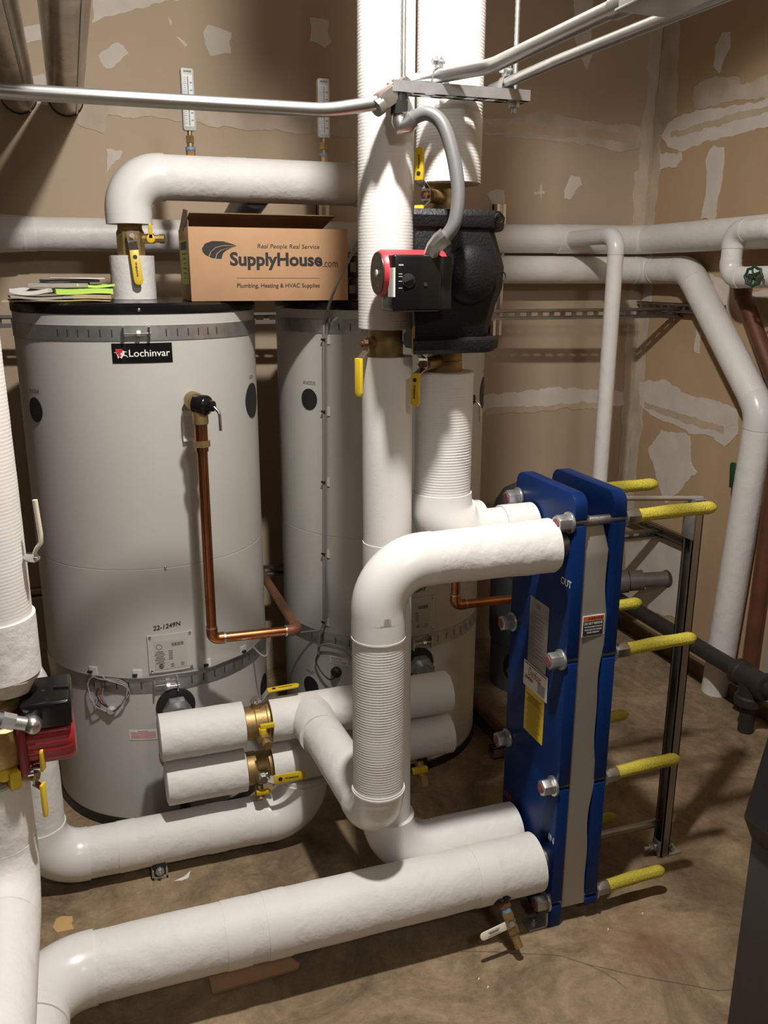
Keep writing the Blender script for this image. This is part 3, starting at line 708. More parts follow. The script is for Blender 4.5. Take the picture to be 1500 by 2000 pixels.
# pipes above the tanks
YT = 2.775; ZT = 1.920
p = pipe('insulated_stub', 'short white wrapped pipe standing on top of the left tank', (0.180, YT, 1.575))
jacket(p, (0.180, YT, 1.5755), (0.180, YT, 1.700), 0.0645, amp=0.006, ribs=False)
p = pipe('insulated_pipe', 'white pipe bridging the two tank tops with a smooth elbow at its left end', (0.180, YT, 1.79))
run(p, [(0.180, YT, 1.788), (0.180, YT, ZT), (0.972, YT, ZT), (0.972, YT, 1.790)], 0.0635, 0.095, er=1.05, amp=0.01, opts={0: {'r': 0.0665, 'mat': 'pvc', 'amp': 0.0}, 2: {'r': 0.0665, 'mat': 'pvc', 'amp': 0.0}})
band(p, (0.50, YT, ZT), (1, 0, 0), 0.0642, 0.06)
obj('branch_to_wall', M().tube([(0.56, YT+0.02, ZT-0.03), (0.56, 2.95, 1.86), (0.56, 3.25, 1.80)], 0.05, 32), 'vessel_grey', p)
p = pipe('insulated_stub', 'short white wrapped pipe standing on top of the right tank', (0.972, YT, 1.575))
jacket(p, (0.972, YT, 1.5755), (0.972, YT, 1.700), 0.0645, amp=0.006)

# wall pipes
p = pipe('insulated_pipe', 'upper of two white pipes along the back wall, turning onto the right wall', (1.0, 3.30, 1.73))
run(p, [(-2.59, 3.30, 1.776), (0.4, 3.30, 1.778), (1.9, 3.30, 1.790)], 0.0555, 0.05, emat='painted_jacket', mat_='painted_jacket', er=1.0, ename='pipe_jacket', amp=0.01)
run(p, [(1.9, 3.30, 1.790), (2.315, 3.30, 1.792), (2.315, 1.2, 1.805)], 0.058, 0.06, emat='painted_jacket', mat_='painted_jacket', er=1.0, amp=0.014)
band(p, (-0.13, 3.30, 1.777), (1, 0, 0), 0.0572, 0.07, 'pvc')
obj('elbow_cover', M().lathe([(0.03, -0.07), (0.058, -0.055), (0.064, -0.02), (0.060, 0.06), (0.0575, 0.1)], (-0.23, 3.29, 1.777), (1, 0, 0), 40), 'painted_jacket', p)
p = pipe('insulated_pipe', 'lower white wall pipe that slants down the right wall and drops to the floor', (2.352, 2.59, 0.0))
run(p, [(1.0, 3.315, 1.668), (2.362, 3.315, 1.668), (2.362, 3.035, 1.668), (2.362, 2.550, 1.165), (2.362, 2.622, 0.001)], 0.0555, [0.06, 0.12, 0.12], mat_='painted_jacket', emat='pvc', er=1.03, amp=0.006)
p = pipe('insulated_pipe', 'thin white branch pipe hanging down in front of the back wall pipes', (1.945, 2.93, 0.4))
run(p, [(1.945, 3.26, 1.790), (1.945, 2.93, 1.790), (1.955, 2.95, 0.001)], 0.0300, 0.055, mat_='painted_jacket', emat='pvc', er=1.06, amp=0.012, seg=32)
p = pipe('insulated_pipe', 'small white pipe loop with a hand wheel at the right edge', (2.31, 2.70, 1.6))
run(p, [(2.315, 2.45, 1.802), (2.25, 2.45, 1.802), (2.25, 2.66, 1.802), (2.25, 2.66, 1.640), (2.25, 1.9, 1.655)], 0.0365, [0.03, 0.05, 0.05], mat_='painted_jacket', emat='pvc', er=1.05, amp=0.01, seg=32)
hwv = thing('gate_valve', 'dark green hand wheel on the small white pipe at the right edge', 'valve', (2.2, 2.50, 1.64))
hw = M(); o_ = V((2.185, 2.466, 1.645)); pts = []
for i in range(25):
    a = 2*PI*i/24; q = 0.030+0.003*math.cos(8*a); pts.append(o_+V((-0.25*q*math.cos(a), q*math.cos(a), q*math.sin(a))))
hw.tube(pts, 0.0048, 8, caps=False)
for i in range(5):
    a = 2*PI*i/5; hw.cyl(o_, o_+V((-0.006*math.cos(a), 0.026*math.cos(a), 0.026*math.sin(a))), 0.0035, 8)
hw.cyl(o_-V((0.008, 0, 0)), o_+V((0.01, 0, 0)), 0.008, 12)
obj('hand_wheel', hw, 'green_vinyl', hwv, 50)
obj('bonnet', M().cyl((2.19, 2.466, 1.645), (2.24, 2.466, 1.645), 0.012, 14).cyl((2.205, 2.51, 1.645), (2.225, 2.51, 1.645), 0.009, 12), 'copper_old', hwv)

# vents through the back wall
for xx, lab in ((0.041, 'right one of two stained metal vent pipes overhead at upper left'), (-0.108, 'left one of two stained metal vent pipes overhead at upper left')):
    p = thing('vent_pipe', lab, 'pipe', (xx, 3.4, 2.165), 'metal vent pipes')
    jacket(p, (xx, 0.6, 2.225), (xx, YB, 2.225), 0.0555, 'vent_metal', 0.006, 3, name='vent_tube')
    obj('wall_seal', M().lathe([(0.0555, 0.012), (0.0585, 0.010), (0.0585, 0.0)], (xx, YB, 2.225), (0, -1, 0), 40), 'black_rubber', p)
    obj('tube_seam', M().box((xx+0.030, 0.6, 2.176), (xx+0.036, YB, 2.184)), 'conduit', p)
# bare and rusty pipes at the right wall
p = pipe('iron_pipe', 'black iron pipe running along the foot of the right wall', (2.25, 2.4, 0.18))
obj('pipe_barrel', M().cyl((2.25, 3.2, 0.215), (2.25, 1.5, 0.212), 0.032, 24), 'iron_black', p)
obj('pipe_coupling', M().lathe([(0.034, 0.0), (0.050, 0.006), (0.050, 0.03), (0.043, 0.036), (0.043, 0.13), (0.050, 0.136), (0.050, 0.16), (0.034, 0.165)], (2.25, 2.40, 0.213), (0, -1, 0), 28).lathe([(0.043, 0.0), (0.043, 0.05), (0.052, 0.056), (0.052, 0.085), (0.04, 0.09)], (2.25, 2.32, 0.200), (0, 0, -1), 28), 'iron_black', p)
obj('pipe_standoff', M().cyl((2.25, 2.32, 0.12), (2.25, 2.32, 0.001), 0.028, 24), 'iron_black', p)
p = pipe('rusty_pipe', 'brown rusty pipe beside the white drop pipe on the right wall', (2.37, 2.49, 0))
for s_ in fillet([(2.375, 2.735, 1.665), (2.375, 2.735, 1.59), (2.372, 2.455, 1.20), (2.372, 2.468, 0.001)], [0.07, 0.09]):
    if s_[0] == 'S': obj('pipe_barrel', M().cyl(s_[1], s_[2], 0.029, 24), 'rust_pipe', p)
    else: obj('pipe_elbow', M().tube(s_[1], 0.031, 24), 'rust_pipe', p, 50)
obj('pipe_collar', M().cyl((2.375, 2.735, 1.66), (2.375, 2.735, 1.61), 0.034, 24), 'iron_black', p)
p = pipe('drain_pipe', 'grey drain pipe with a coupling sticking out of the wall hole low in the corner', (2.3, 3.12, 0.27))
obj('pipe_barrel', M().cyl((XR-0.001, 3.06, 0.335), (2.10, 3.20, 0.30), 0.034, 24), 'pvc_grey', p)
obj('pipe_coupling', M().cyl((2.32, 3.103, 0.325), (2.265, 3.127, 0.319), 0.046, 24).cyl((2.26, 3.129, 0.318), (2.08, 3.21, 0.300), 0.052, 24), 'pvc_grey', p)
obj('wall_hole', M().cyl((XR-0.002, 3.06, 0.335), (XR-0.004, 3.06, 0.335), 0.04, 20), 'crack', p)
o = obj('sill_board', M().box((2.375, 0.5, 0.001), (2.419, 3.40, 0.055)), 'wood', None, bevel=0.002); tag(o, 'dark weathered wooden board lying along the foot of the right wall', 'board')
gv = thing('lever_valve', 'green-handled lever beside the white drop pipe on the right wall', 'valve', (2.30, 2.58, 0.83))
obj('valve_stem', M().cyl((2.385, 2.668, 0.865), (2.335, 2.60, 0.842), 0.005, 10).cyl((2.342, 2.592, 0.842), (2.322, 2.572, 0.828), 0.008, 12), 'chrome', gv)
grip(gv, (2.385, 2.680, 0.845), (2.385, 2.690, 0.945), 0.024, (-1, -0.5, 0), 0.007, 'green_vinyl')
o = obj('wall_strip', M().box((2.40, 2.60, 0.60), (2.419, 2.615, 1.14)), 'black_plastic', None); tag(o, 'narrow black strip on the right wall behind the white drop pipe', 'strip')
o = obj('wall_strip', M().box((2.409, 2.42, 0.03), (2.419, 2.43, 1.15)), 'gauge_grey', None); tag(o, 'thin pale vertical strip on the right wall beside the rusty pipe', 'strip')

# ================================================================ STRUT, STRAPS AND SUPPORTS
def slotted(p0, p1, up_, h=0.041, depth=0.02, slot=0.028, gap=0.022):
    """strut channel from p0 to p1, slotted web facing n, two returns behind"""
    p0 = V(p0); p1 = V(p1); d = (p1-p0); L_ = d.length; d.normalize(); u = V(up_); n = u.cross(d); t = 0.0022
    m = M(); k = int(L_/(slot+gap)); per = L_/k; sh = 0.014
    for s_ in (-1, 1):
        m.obox(p0+d*L_/2+u*s_*(h/2-(h-sh)/4), d, u, n, L_/2, (h-sh)/4, t/2)
        m.obox(p0+d*L_/2+u*s_*(h/2-t/2)-n*depth/2, d, u, n, L_/2, t/2, depth/2)
    for s_ in (-1, 1): m.obox(p0+d*L_/2+u*s_*(h/2-0.0045)-n*(depth-t/2), d, u, n, L_/2, 0.0045, t/2)
    for i in range(k+1):
        a = max(0, i*per-gap/2); b = min(L_, i*per+gap/2)
        m.obox(p0+d*(a+b)/2, d, u, n, (b-a)/2, sh/2, t/2)
    return m
def strut(label, p0, p1, up_=(0, 0, 1), group='galvanized strut rails'):
    o = obj('strut_rail', slotted(p0, p1, up_), 'steel_dull', None, 30); return tag(o, label, 'strut', group)
strut('slotted strut rail behind the tank tops reaching the right wall', (-2.59, 3.32, 1.490), (XR-0.001, 3.138, 1.497))
strut('slotted strut rail low behind the tanks reaching the right wall', (-2.59, 3.32, 0.525), (XR-0.001, 3.138, 0.530))
strut('short strut piece fixed low on the right wall in the corner', (2.404, 3.40, 0.548), (2.404, 2.885, 0.548))
strut('short strut piece fixed high on the right wall near the slanting white pipe', (2.404, 3.40, 1.515), (2.404, 2.845, 1.515))
for xx, lab in ((1.686, 'upright chrome strut on the back wall just right of the black pump'), (0.937, 'upright chrome strut on the back wall above the cardboard box')):
    o = obj('strut_upright', M().box((xx-0.02, 3.375, 1.40), (xx-0.008, 3.419, 1.925)).box((xx+0.008, 3.375, 1.40), (xx+0.02, 3.419, 1.925)).box((xx-0.02, 3.405, 1.40), (xx+0.02, 3.419, 1.925)), 'chrome', None, 30); tag(o, lab, 'strut')

# trapeze with conduits overhead
YS = 1.7485
ZS0, ZS1 = 1.991, 2.0115
tz = thing('trapeze_hanger', 'galvanized strut trapeze hung on two threaded rods before the tall pipes', 'hanger', (0.77, YS, 1.985))
m = M(); m.box((0.622, YS-0.0205, ZS0), (0.919, YS-0.018, ZS1)); m.box((0.622, YS+0.018, ZS0), (0.919, YS+0.0205, ZS1))
m.box((0.622, YS-0.018, ZS1-0.002), (0.919, YS-0.010, ZS1)); m.box((0.622, YS+0.010, ZS1-0.002), (0.919, YS+0.018, ZS1))
for i in range(7): m.box((0.622+i*0.0455, YS-0.018, ZS0), (0.646+i*0.0455, YS+0.018, ZS0+0.002))
m.box((0.622, YS-0.018, ZS0), (0.919, YS-0.007, ZS0+0.002)); m.box((0.622, YS+0.007, ZS0), (0.919, YS+0.018, ZS0+0.002))
obj('strut_channel', m, 'galvanized', tz, 30)
for xx in (0.650, 0.893):
    rd = M(); n = 260
    path = [V((xx, YS, 1.968+(ZC-0.001-1.968)*i/n)) for i in range(n+1)]
    rd.tube(path, [0.0050+(0.0005 if i % 2 else -0.0003) for i in range(n+1)], 10)
    r_ = obj('threaded_rod', rd, 'galvanized', tz, 60)
    obj('rod_nut', M().hexa((xx, YS, ZS0-0.001), (xx, YS, ZS0-0.011), 0.011).cyl((xx, YS, ZS0), (xx, YS, ZS0-0.002), 0.014), 'galvanized', r_, 25)
def conduit(label, pts, r, material='conduit', bend=0.1, name='metal_conduit', group='metal conduits'):
    path = []
    for s_ in fillet(pts, bend):
        path += [s_[1], s_[2]] if s_[0] == 'S' else s_[1][1:-1]
    c = thing(name, label, 'conduit', pts[0], group)
    obj('conduit_tube', M().tube(path, r, 20), material, c, 50); return c
conduit('metal conduit crossing the upper left in front of the vent pipes', [(-2.59, 1.735, 1.938), (0.49, 1.74, 1.9505), (0.605, 1.74, 1.972)], 0.0133, bend=0.35)
c_ = conduit('thicker metal conduit bending up from the trapeze to the upper right', [(0.655, 1.765, 2.014), (0.715, 1.755, 2.0265), (0.787, 1.640, 2.029), (0.800, 1.215, 2.032)], 0.0135, bend=0.09)
obj('conduit_coupling', M().cyl((0.7995, 1.250, 2.032), (0.8003, 1.205, 2.032), 0.0175, 20), 'conduit', c_)
conduit('thinner straight metal conduit from the trapeze to the upper right', [(0.869, 1.810, 2.0235), (0.880, 1.56, 2.028), (0.955, 0.6, 2.040)], 0.0103, bend=0.3)
for (x, y, r), lab in (((0.722, 1.742, 0.0135), 'conduit strap on the trapeze holding the thicker conduit'), ((0.873, 1.7485, 0.0105), 'conduit strap on the trapeze holding the thinner conduit')):
    s_ = thing('conduit_strap', lab, 'strap', (x, y, ZS1), 'conduit straps')
    zc_ = ZS1+0.0145
    mm = M(); pts = [(x-r-0.004, y, ZS1)]+[(x+(r+0.002)*math.cos(a), y, zc_+(r+0.002)*math.sin(a)) for a in [PI-PI*i/8 for i in range(9)]]+[(x+r+0.004, y, ZS1)]
    for a, b in zip(pts, pts[1:]): mm.bar(a, b, 0.018, 0.002, (V(b)-V(a)).cross(V((0, 1, 0))))
    obj('strap_band', mm, 'galvanized', s_, 30)
    e = M()
    for dx in (-0.005, 0.005): e.add([(x+dx+sx, y+0.010*math.cos(t), zc_+r+0.011+0.012*math.sin(t)) for sx in (-0.0012, 0.0012) for t in [2*PI*i/16 for i in range(16)]], [tuple(range(16)), tuple(range(31, 15, -1))]+[(i, (i+1) % 16, 16+(i+1) % 16, 16+i) for i in range(16)])
    obj('strap_ear', e, 'galvanized', s_, 30)
    obj('strap_screw', M().hexa((x-0.014, y, zc_+r+0.013), (x-0.007, y, zc_+r+0.013), 0.007).cyl((x-0.008, y, zc_+r+0.013), (x+0.012, y, zc_+r+0.013), 0.0033), 'galvanized', s_, 25)
jb = thing('junction_box', 'galvanized junction box at the top edge where the thicker conduit ends', 'box', (0.80, 1.15, 2.018))
obj('box_body', M().box((0.775, 1.08, 2.018), (0.86, 1.205, 2.075)), 'galvanized', jb, bevel=0.002)
obj('box_cover', M().box((0.772, 1.076, 2.014), (0.863, 1.209, 2.018)), 'conduit', jb, bevel=0.001)
lbx = thing('conduit_elbow_fitting', 'reddish grey conduit elbow fitting at the left end of the trapeze', 'conduit fitting', (0.63, 1.74, 1.965))
dd = V((0.066, 0.018, 0.044)).normalized(); hv_ = V((0, 0, 1)); hv_ = (hv_-dd*dd.z).normalized(); nn_ = dd.cross(hv_)
lc = V((0.628, 1.745, 1.990))
obj('fitting_body', M().prism(rrect(0.088, 0.034, 0.014), lc-nn_*0.016, dd, hv_, 0.026), 'flesh_body', lbx, 40, bevel=0.003)
obj('fitting_cover', M().prism(rrect(0.082, 0.030, 0.012), lc+nn_*0.0105, dd, hv_, 0.003), 'conduit', lbx, 40, bevel=0.001)
obj('fitting_hub', M().cyl(lc-dd*0.052-hv_*0.004, lc-dd*0.036-hv_*0.004, 0.0165, 20), 'conduit', lbx, 30)
# flexible conduit down to the pump
fx = thing('flexible_conduit', 'grey flexible conduit looping from the trapeze down to the black pump', 'conduit', (0.645, YS, 1.93))
cp = [V(p) for p in ((0.647, 1.742, 1.936), (0.665, 1.728, 1.946), (0.688, 1.711, 1.952), (0.710, 1.692, 1.932), (0.724, 1.672, 1.880), (0.730, 1.653, 1.809), (0.722, 1.645, 1.752), (0.706, 1.650, 1.722), (0.690, 1.660, 1.708))]
path = []
for i in range(len(cp)-1):
    a = cp[max(i-1, 0)]; b = cp[i]; c = cp[i+1]; d = cp[min(i+2, len(cp)-1)]
    for k in range(16):
        t = k/16; path.append(0.5*((2*b)+(c-a)*t+(2*a-5*b+4*c-d)*t*t+(3*b-a-3*c+d)*t**3))
path.append(cp[-1])
obj('flexible_tube', M().tube(path, 0.0136, 20), 'flex_grey', fx, 60)
obj('upper_connector', M().cyl((0.641, 1.745, 1.976), (0.641, 1.745, 1.952), 0.018, 8).cyl((0.641, 1.745, 1.991), (0.641, 1.745, 1.976), 0.015, 16), 'black_plastic', fx, 25)
obj('elbow_connector', M().tube([(0.641, 1.745, 1.953), (0.641, 1.745, 1.940), (0.644, 1.743, 1.930), (0.655, 1.735, 1.935), (0.664, 1.729, 1.944)], [0.014, 0.016, 0.0175, 0.018, 0.018], 18), 'conduit', fx, 40)
obj('lower_connector', M().tube([(0.706, 1.650, 1.722), (0.695, 1.657, 1.712), (0.687, 1.667, 1.701), (0.685, 1.676, 1.686)], [0.0185, 0.0185, 0.0155, 0.0155], 10), 'conduit', fx, 30)

# ================================================================ PLATE HEAT EXCHANGER
hx = thing('plate_heat_exchanger', 'tall blue plate heat exchanger with grey plate pack and yellow-sleeved bolts', 'heat exchanger', (1.11, 1.81, 0))
Y0, Y1, ZTOP = 1.655, 1.942, 1.168
BZ = (1.100, 0.758, 0.414, 0.072); BY = (1.674, 1.923)
def plate_poly(zb, feet):
    R = 0.032; out = []; hs = 0.0065; dn = 0.030
    out.append((Y0+(0.004 if feet else 0), zb))
    for z in reversed(BZ):
        if z-hs > zb: out += [(Y0, z-hs), (Y0+dn, z-hs), (Y0+dn, z+hs), (Y0, z+hs)]
        else: out += [(Y0, zb)]
    for i in range(7):
        a = PI-PI/2*i/6; out.append((Y0+R+R*math.cos(a), ZTOP-R+R*math.sin(a)))
    for i in range(7):
        a = PI/2-PI/2*i/6; out.append((Y1-R+R*math.cos(a), ZTOP-R+R*math.sin(a)))
    for z in BZ:
        if z-hs > zb: out += [(Y1, z+hs), (Y1-dn, z+hs), (Y1-dn, z-hs), (Y1, z-hs)]
    out.append((Y1, zb)); return out
XF0, XF1, XB0, XB1 = 1.040, 1.073, 1.143, 1.178
obj('fixed_plate', M().prism(plate_poly(0.0, True), (XF0, 0, 0), (0, 1, 0), (0, 0, 1), XF1-XF0), 'blue_paint', hx, 40, bevel=0.0022)
obj('movable_plate', M().prism(plate_poly(0.045, False), (XB0, 0, 0), (0, 1, 0), (0, 0, 1), XB1-XB0), 'blue_paint', hx, 40, bevel=0.0022)
pk = obj('plate_pack', M().prism([(1.672, 0.05), (1.93, 0.05), (1.93, 1.07), (1.69, 1.07), (1.672, 1.03)], (XF1, 0, 0), (0, 1, 0), (0, 0, 1), XB0-XF1), 'stainless', hx)
# side shroud, slightly buckled sheet with a folded top
m = M(); n = 44
for i in range(n+1):
    z = 0.052+(1.030-0.052)*i/n; wv = 0.004*math.sin(z*17)+0.003*math.sin(z*31+1)
    m.v += [V((XF1+0.003, 1.6615, z)), V((XB0-0.004+wv, 1.6585+0.002*math.sin(z*13), z)), V((XB0-0.004+wv, 1.669, z))]
k = 3*(n+1)
m.v += [V((XF1+0.003, 1.685, 1.090)), V((XB0-0.010, 1.684, 1.090)), V((XB0-0.010, 1.69, 1.090))]
for i in range(n+1):
    for j in range(2): a = 3*i+j; m.f.append((a, a+1, a+4, a+3))
m.v += [V((XF1+0.003, 1.80, 1.090)), V((XB0-0.010, 1.80, 1.090))]; q = len(m.v)
m.f.append((k, k+1, q-1, q-2))
obj('shroud', m, 'stainless', hx, 25)
for iy, by in enumerate(BY):
    for z in BZ:
        if z == BZ[0]: pass
        b = M().cyl((1.016, by, z), (1.255, by, z), 0.0105, 18)
        for i in range(26): b.cyl((XF1+0.003+i*0.0026, by, z), (XF1+0.0045+i*0.0026, by, z), 0.0112, 18)
        bo = obj('tie_bolt', b, 'galvanized', hx, 40)
        tw = 0.25+0.4*random.random()
        h = M().hexa((1.003, by, z), (1.033, by, z), 0.0215, tw)
        hd = obj('bolt_head', h, 'galvanized', bo, 25, bevel=0.002)
        obj('head_core', M().cyl((1.003, by, z), (1.0005, by, z), 0.0125, 18), 'liner_pink', bo)
        obj('washer', M().cyl((1.033, by, z), (1.0398, by, z), 0.0255, 28), 'galvanized', bo, 40, bevel=0.001)
        obj('nut', M().hexa((XB1+0.0045, by, z), (XB1+0.043, by, z), 0.0205, tw+0.3), 'steel_dull', bo, 25, bevel=0.002)
        obj('washer', M().cyl((XB1+0.0005, by, z), (XB1+0.0045, by, z), 0.025, 28), 'galvanized', bo, 40)
        xe = 1.437-0.012*BZ.index(z)+0.012*iy
        if z == BZ[0]: xe += 0.008
        npt = 60; x0 = XB1+0.043
        path = []; rr = []
        dz = random.uniform(-0.003, 0.003)
        for i in range(npt+1):
            t = i/npt; path.append((x0+(xe-x0)*t, by+0.003*math.sin(t*3), z+dz*t*t+0.004*t))
            rr.append(0.0163*(1-0.04*math.sin(t*11)) if t < 0.9 else 0.0163*(1-0.55*((t-0.9)/0.1)**2))
        sl = M().tube(path, rr, 28, fn=lambda i, a, q_, p_: q_+0.0007*math.cos(10*a+i*1.05)*math.cos(10*a-i*1.05))
        obj('protective_sleeve', sl, 'yellow_mesh', bo, 60, label='yellow plastic mesh sleeve over the bolt thread')
# labels on the fixed plate (facing the pipes)
FU, FV = (0, -1, 0), (0, 0, 1)     # right and up when looking at the face
def face(y, z, lift=0.0004): return on_plane((XF0, y, z), FU, FV, lift)
npl = obj('name_plate', M().obox((XF0-0.0008, 1.790, 0.774), FU, FV, (-1, 0, 0), 0.0475, 0.090, 0.0008), 'steel_dull', hx, bevel=0.0003)
obj('print', put(join_geo(rect_geo(0.02, 0.012, -0.005, 0.074), *[rect_geo(0.05+0.02*((i*5) % 3)/2, 0.0014, -0.003, 0.052-i*0.0105) for i in range(12)]), face(1.790, 0.774, 0.0021)), 'ink_grey', npl)
dl = obj('maker_label', M().obox((XF0-0.0020, 1.791, 0.648), FU, FV, (-1, 0, 0), 0.061, 0.0345, 0.0004), 'label_white', hx)
obj('lettering', put(text_geo('Danfoss', width=0.066, height=0.024, bold=0.0, shear=0.35), face(1.794, 0.660, 0.0029)), 'ink_red', dl)
obj('lettering', put(text_geo('SONDEX', width=0.042, height=0.009, bold=0.02), face(1.822, 0.640, 0.0029)), 'ink_black', dl)
obj('print', put(join_geo(rect_geo(0.11, 0.0025, 0, 0.0300), *[rect_geo(0.036, 0.0016, 0.032, 0.000-i*0.005) for i in range(6)]), face(1.791, 0.648, 0.0029)), 'ink_black', dl)
yl = obj('instruction_label', M().obox((XF0-0.0006, 1.792, 0.556), FU, FV, (-1, 0, 0), 0.0490, 0.0680, 0.0004), 'label_yellow', hx)
obj('print', put(join_geo(*[rect_geo(0.075-0.02*((i*7) % 4)/3, 0.0013 if i > 3 else 0.0022, -0.003, 0.040-i*0.0054) for i in range(20)]), face(1.792, 0.556, 0.0015)), 'ink_black', yl)
obj('lettering', put(text_geo('OUT', width=0.046, height=0.0185, bold=0.012), face(1.6755, 0.953)), 'ink_white', hx)
obj('lettering', put(text_geo('IN', width=0.026, height=0.0185, bold=0.012), face(1.672, 0.262)), 'ink_white', hx)
obj('lettering', put(text_geo('OUT', width=0.044, height=0.0185, bold=0.012), face(1.912, 0.237)), 'ink_red', hx)
wl = obj('warning_label', M().obox((1.109, 1.6570, 0.843), (1, 0, 0), (0, 0, 1), (0, -1, 0), 0.0300, 0.0265, 0.0006), 'ink_white', hx)
f = on_plane((1.109, 1.6564, 0.843), (1, 0, 0), (0, 0, 1), 0.0005)
obj('label_panel', put(rect_geo(0.056, 0.037, 0, -0.0065), f), 'ink_black', wl)
obj('label_panel', put(rect_geo(0.056, 0.011, 0, 0.0190), f), 'ink_orange', wl)
f2 = lambda dx, dz: on_plane((1.109+dx, 1.6564, 0.843+dz), (1, 0, 0), (0, 0, 1), 0.0008)
obj('lettering', put(text_geo('WARNING', width=0.042, height=0.0072, bold=0.02), f2(0.005, 0.019)), 'ink_black', wl)
for tx, dz, ww, hh in (('DO NOT REMOVE', 0.0065, 0.050, 0.0065), ('THIS REQUIRED SHROUD', -0.0025, 0.050, 0.0042), ('WHILE HEAT EXCHANGER', -0.0095, 0.048, 0.0042), ('UNDER PRESSURE', -0.0165, 0.034, 0.0042)):
    obj('lettering', put(text_geo(tx, width=ww, height=hh, bold=0.015), f2(0, dz)), 'ink_white', wl)
ft = M().box((0.985, 1.662, 0.0), (1.040, 1.705, 0.006)).box((1.034, 1.662, 0.0), (1.040, 1.705, 0.045))
obj('foot_bracket', ft, 'galvanized', hx, bevel=0.001)
obj('foot_bolt', M().hexa((1.008, 1.682, 0.006), (1.008, 1.682, 0.014), 0.008).cyl((1.008, 1.682, 0.006), (1.008, 1.682, 0.020), 0.004), 'galvanized', hx, 25)
obj('foot_bracket', M().box((0.985, 1.88, 0.0), (1.040, 1.925, 0.006)).box((1.034, 1.88, 0.0), (1.040, 1.925, 0.05)), 'galvanized', hx, bevel=0.001)
obj('foot_stud', M().cyl((1.035, 1.70, 0.035), (1.115, 1.70, 0.035), 0.005, 12), 'galvanized', hx)
# carrying bar, guide bar and support column
obj('carrying_bar', M().cyl((XB1-0.02, 1.82, 1.112), (1.525, 1.82, 1.082), 0.0065, 16), 'stainless', hx)
obj('guide_bar', M().cyl((XB1-0.02, 1.835, 0.100), (1.50, 1.835, 0.098), 0.012, 16), 'steel_dull', hx)
cl = M().box((1.493, 1.800, 0.006), (1.519, 1.803, 1.082)).box((1.516, 1.800, 0.006), (1.519, 1.841, 1.082)).box((1.493, 1.838, 0.006), (1.519, 1.841, 1.082))
cl.box((1.493, 1.800, 0.006), (1.4955, 1.809, 1.082)).box((1.493, 1.832, 0.006), (1.4955, 1.841, 1.082))
obj('support_column', cl, 'steel_dull', hx, 30)
obj('column_cap', M().box((1.489, 1.797, 0.975), (1.492, 1.844, 1.082)).box((1.489, 1.797, 1.082), (1.523, 1.844, 1.0855)), 'galvanized', hx, bevel=0.001)
obj('column_foot', M().box((1.50, 1.800, 0.0), (1.565, 1.841, 0.005)).box((1.487, 1.803, 0.003), (1.4925, 1.838, 0.05)), 'galvanized', hx, bevel=0.001)
obj('column_bolt', M().hexa((1.545, 1.820, 0.005), (1.545, 1.820, 0.014), 0.009).cyl((1.545, 1.82, 0.005), (1.545, 1.82, 0.022), 0.0045), 'galvanized', hx, 25)
obj('column_bolt', M().hexa((1.462, 1.820, 0.03), (1.475, 1.820, 0.03), 0.010).cyl((1.445, 1.82, 0.03), (1.49, 1.82, 0.03), 0.006).cyl((1.475, 1.82, 0.03), (1.479, 1.82, 0.03), 0.013), 'galvanized', hx, 25)

# ================================================================ BLACK CIRCULATOR PUMP
pu = thing('circulator_pump', 'large black cast pump with red motor end between the vertical white pipes', 'pump', (0.79, YA, 1.486))
FP = [(0.664, 1.722), (0.856, 1.722), (0.886, 1.752), (0.897, 1.80), (0.895, 1.89), (0.862, 1.93), (0.722, 1.93), (0.722, 1.776), (0.664, 1.776)]
def loft(rows, fp=FP, cx=0.72, cy=1.80):
    m = M(); n = len(fp)
    for z, sx, sy in rows:
        for a, b in fp:
            q = V((cx+(a-cx)*sx, cy+(b-cy)*sy, z))
            if q.y > 1.774 and q.x < 0.7215: q.x = 0.7215
            m.v.append(q)
    for i in range(len(rows)-1):
        for k in range(n): m.f.append((i*n+k, i*n+(k+1) % n, (i+1)*n+(k+1) % n, (i+1)*n+k))
    m.f.append(tuple(reversed(range(n)))); m.f.append(tuple(range((len(rows)-1)*n, len(rows)*n)))
    return m
obj('pump_shell', loft([(1.515, 0.80, 0.85), (1.545, 0.84, 0.90), (1.585, 0.90, 0.94), (1.62, 0.985, 0.97), (1.665, 1.0, 0.98), (1.70, 0.93, 0.94), (1.745, 0.84, 0.90)]), 'cast_black', pu, 25, bevel=0.006, bseg=3)
obj('upper_flange', loft([(1.738, 0.96, 0.90), (1.744, 0.98, 0.97), (1.766, 0.985, 1.0), (1.778, 0.93, 0.93)]), 'cast_black', pu, 25, bevel=0.004)
obj('lower_flange', loft([(1.486, 0.88, 0.88), (1.495, 0.95, 1.0), (1.514, 0.955, 1.0), (1.520, 0.90, 0.92)]), 'cast_black', pu, 25, bevel=0.004)
obj('volute_dome', M().lathe([(0.062, 0.0), (0.060, 0.012), (0.050, 0.024), (0.032, 0.032), (0.01, 0.035)], (0.795, 1.732, 1.648), (0.12, -1, 0.02), 40), 'cast_black', pu, 50)
for (x, y, z) in ((0.757, 1.7155, 1.642), (0.879, 1.7455, 1.645), (0.853, 1.7185, 1.762)):
    b = M(); c_ = V((x, y, z)); nn = V((0.25, -1, 0)) if x > 0.86 else V((0, -1, 0)); u, v = perp(nn)
    b.tube([c_+(u*math.cos(a)+v*math.sin(a))*0.0095 for a in [2*PI*i/20 for i in range(21)]], 0.0012, 6, caps=False)
    obj('casting_mark', b, 'cast_black', pu, 60)
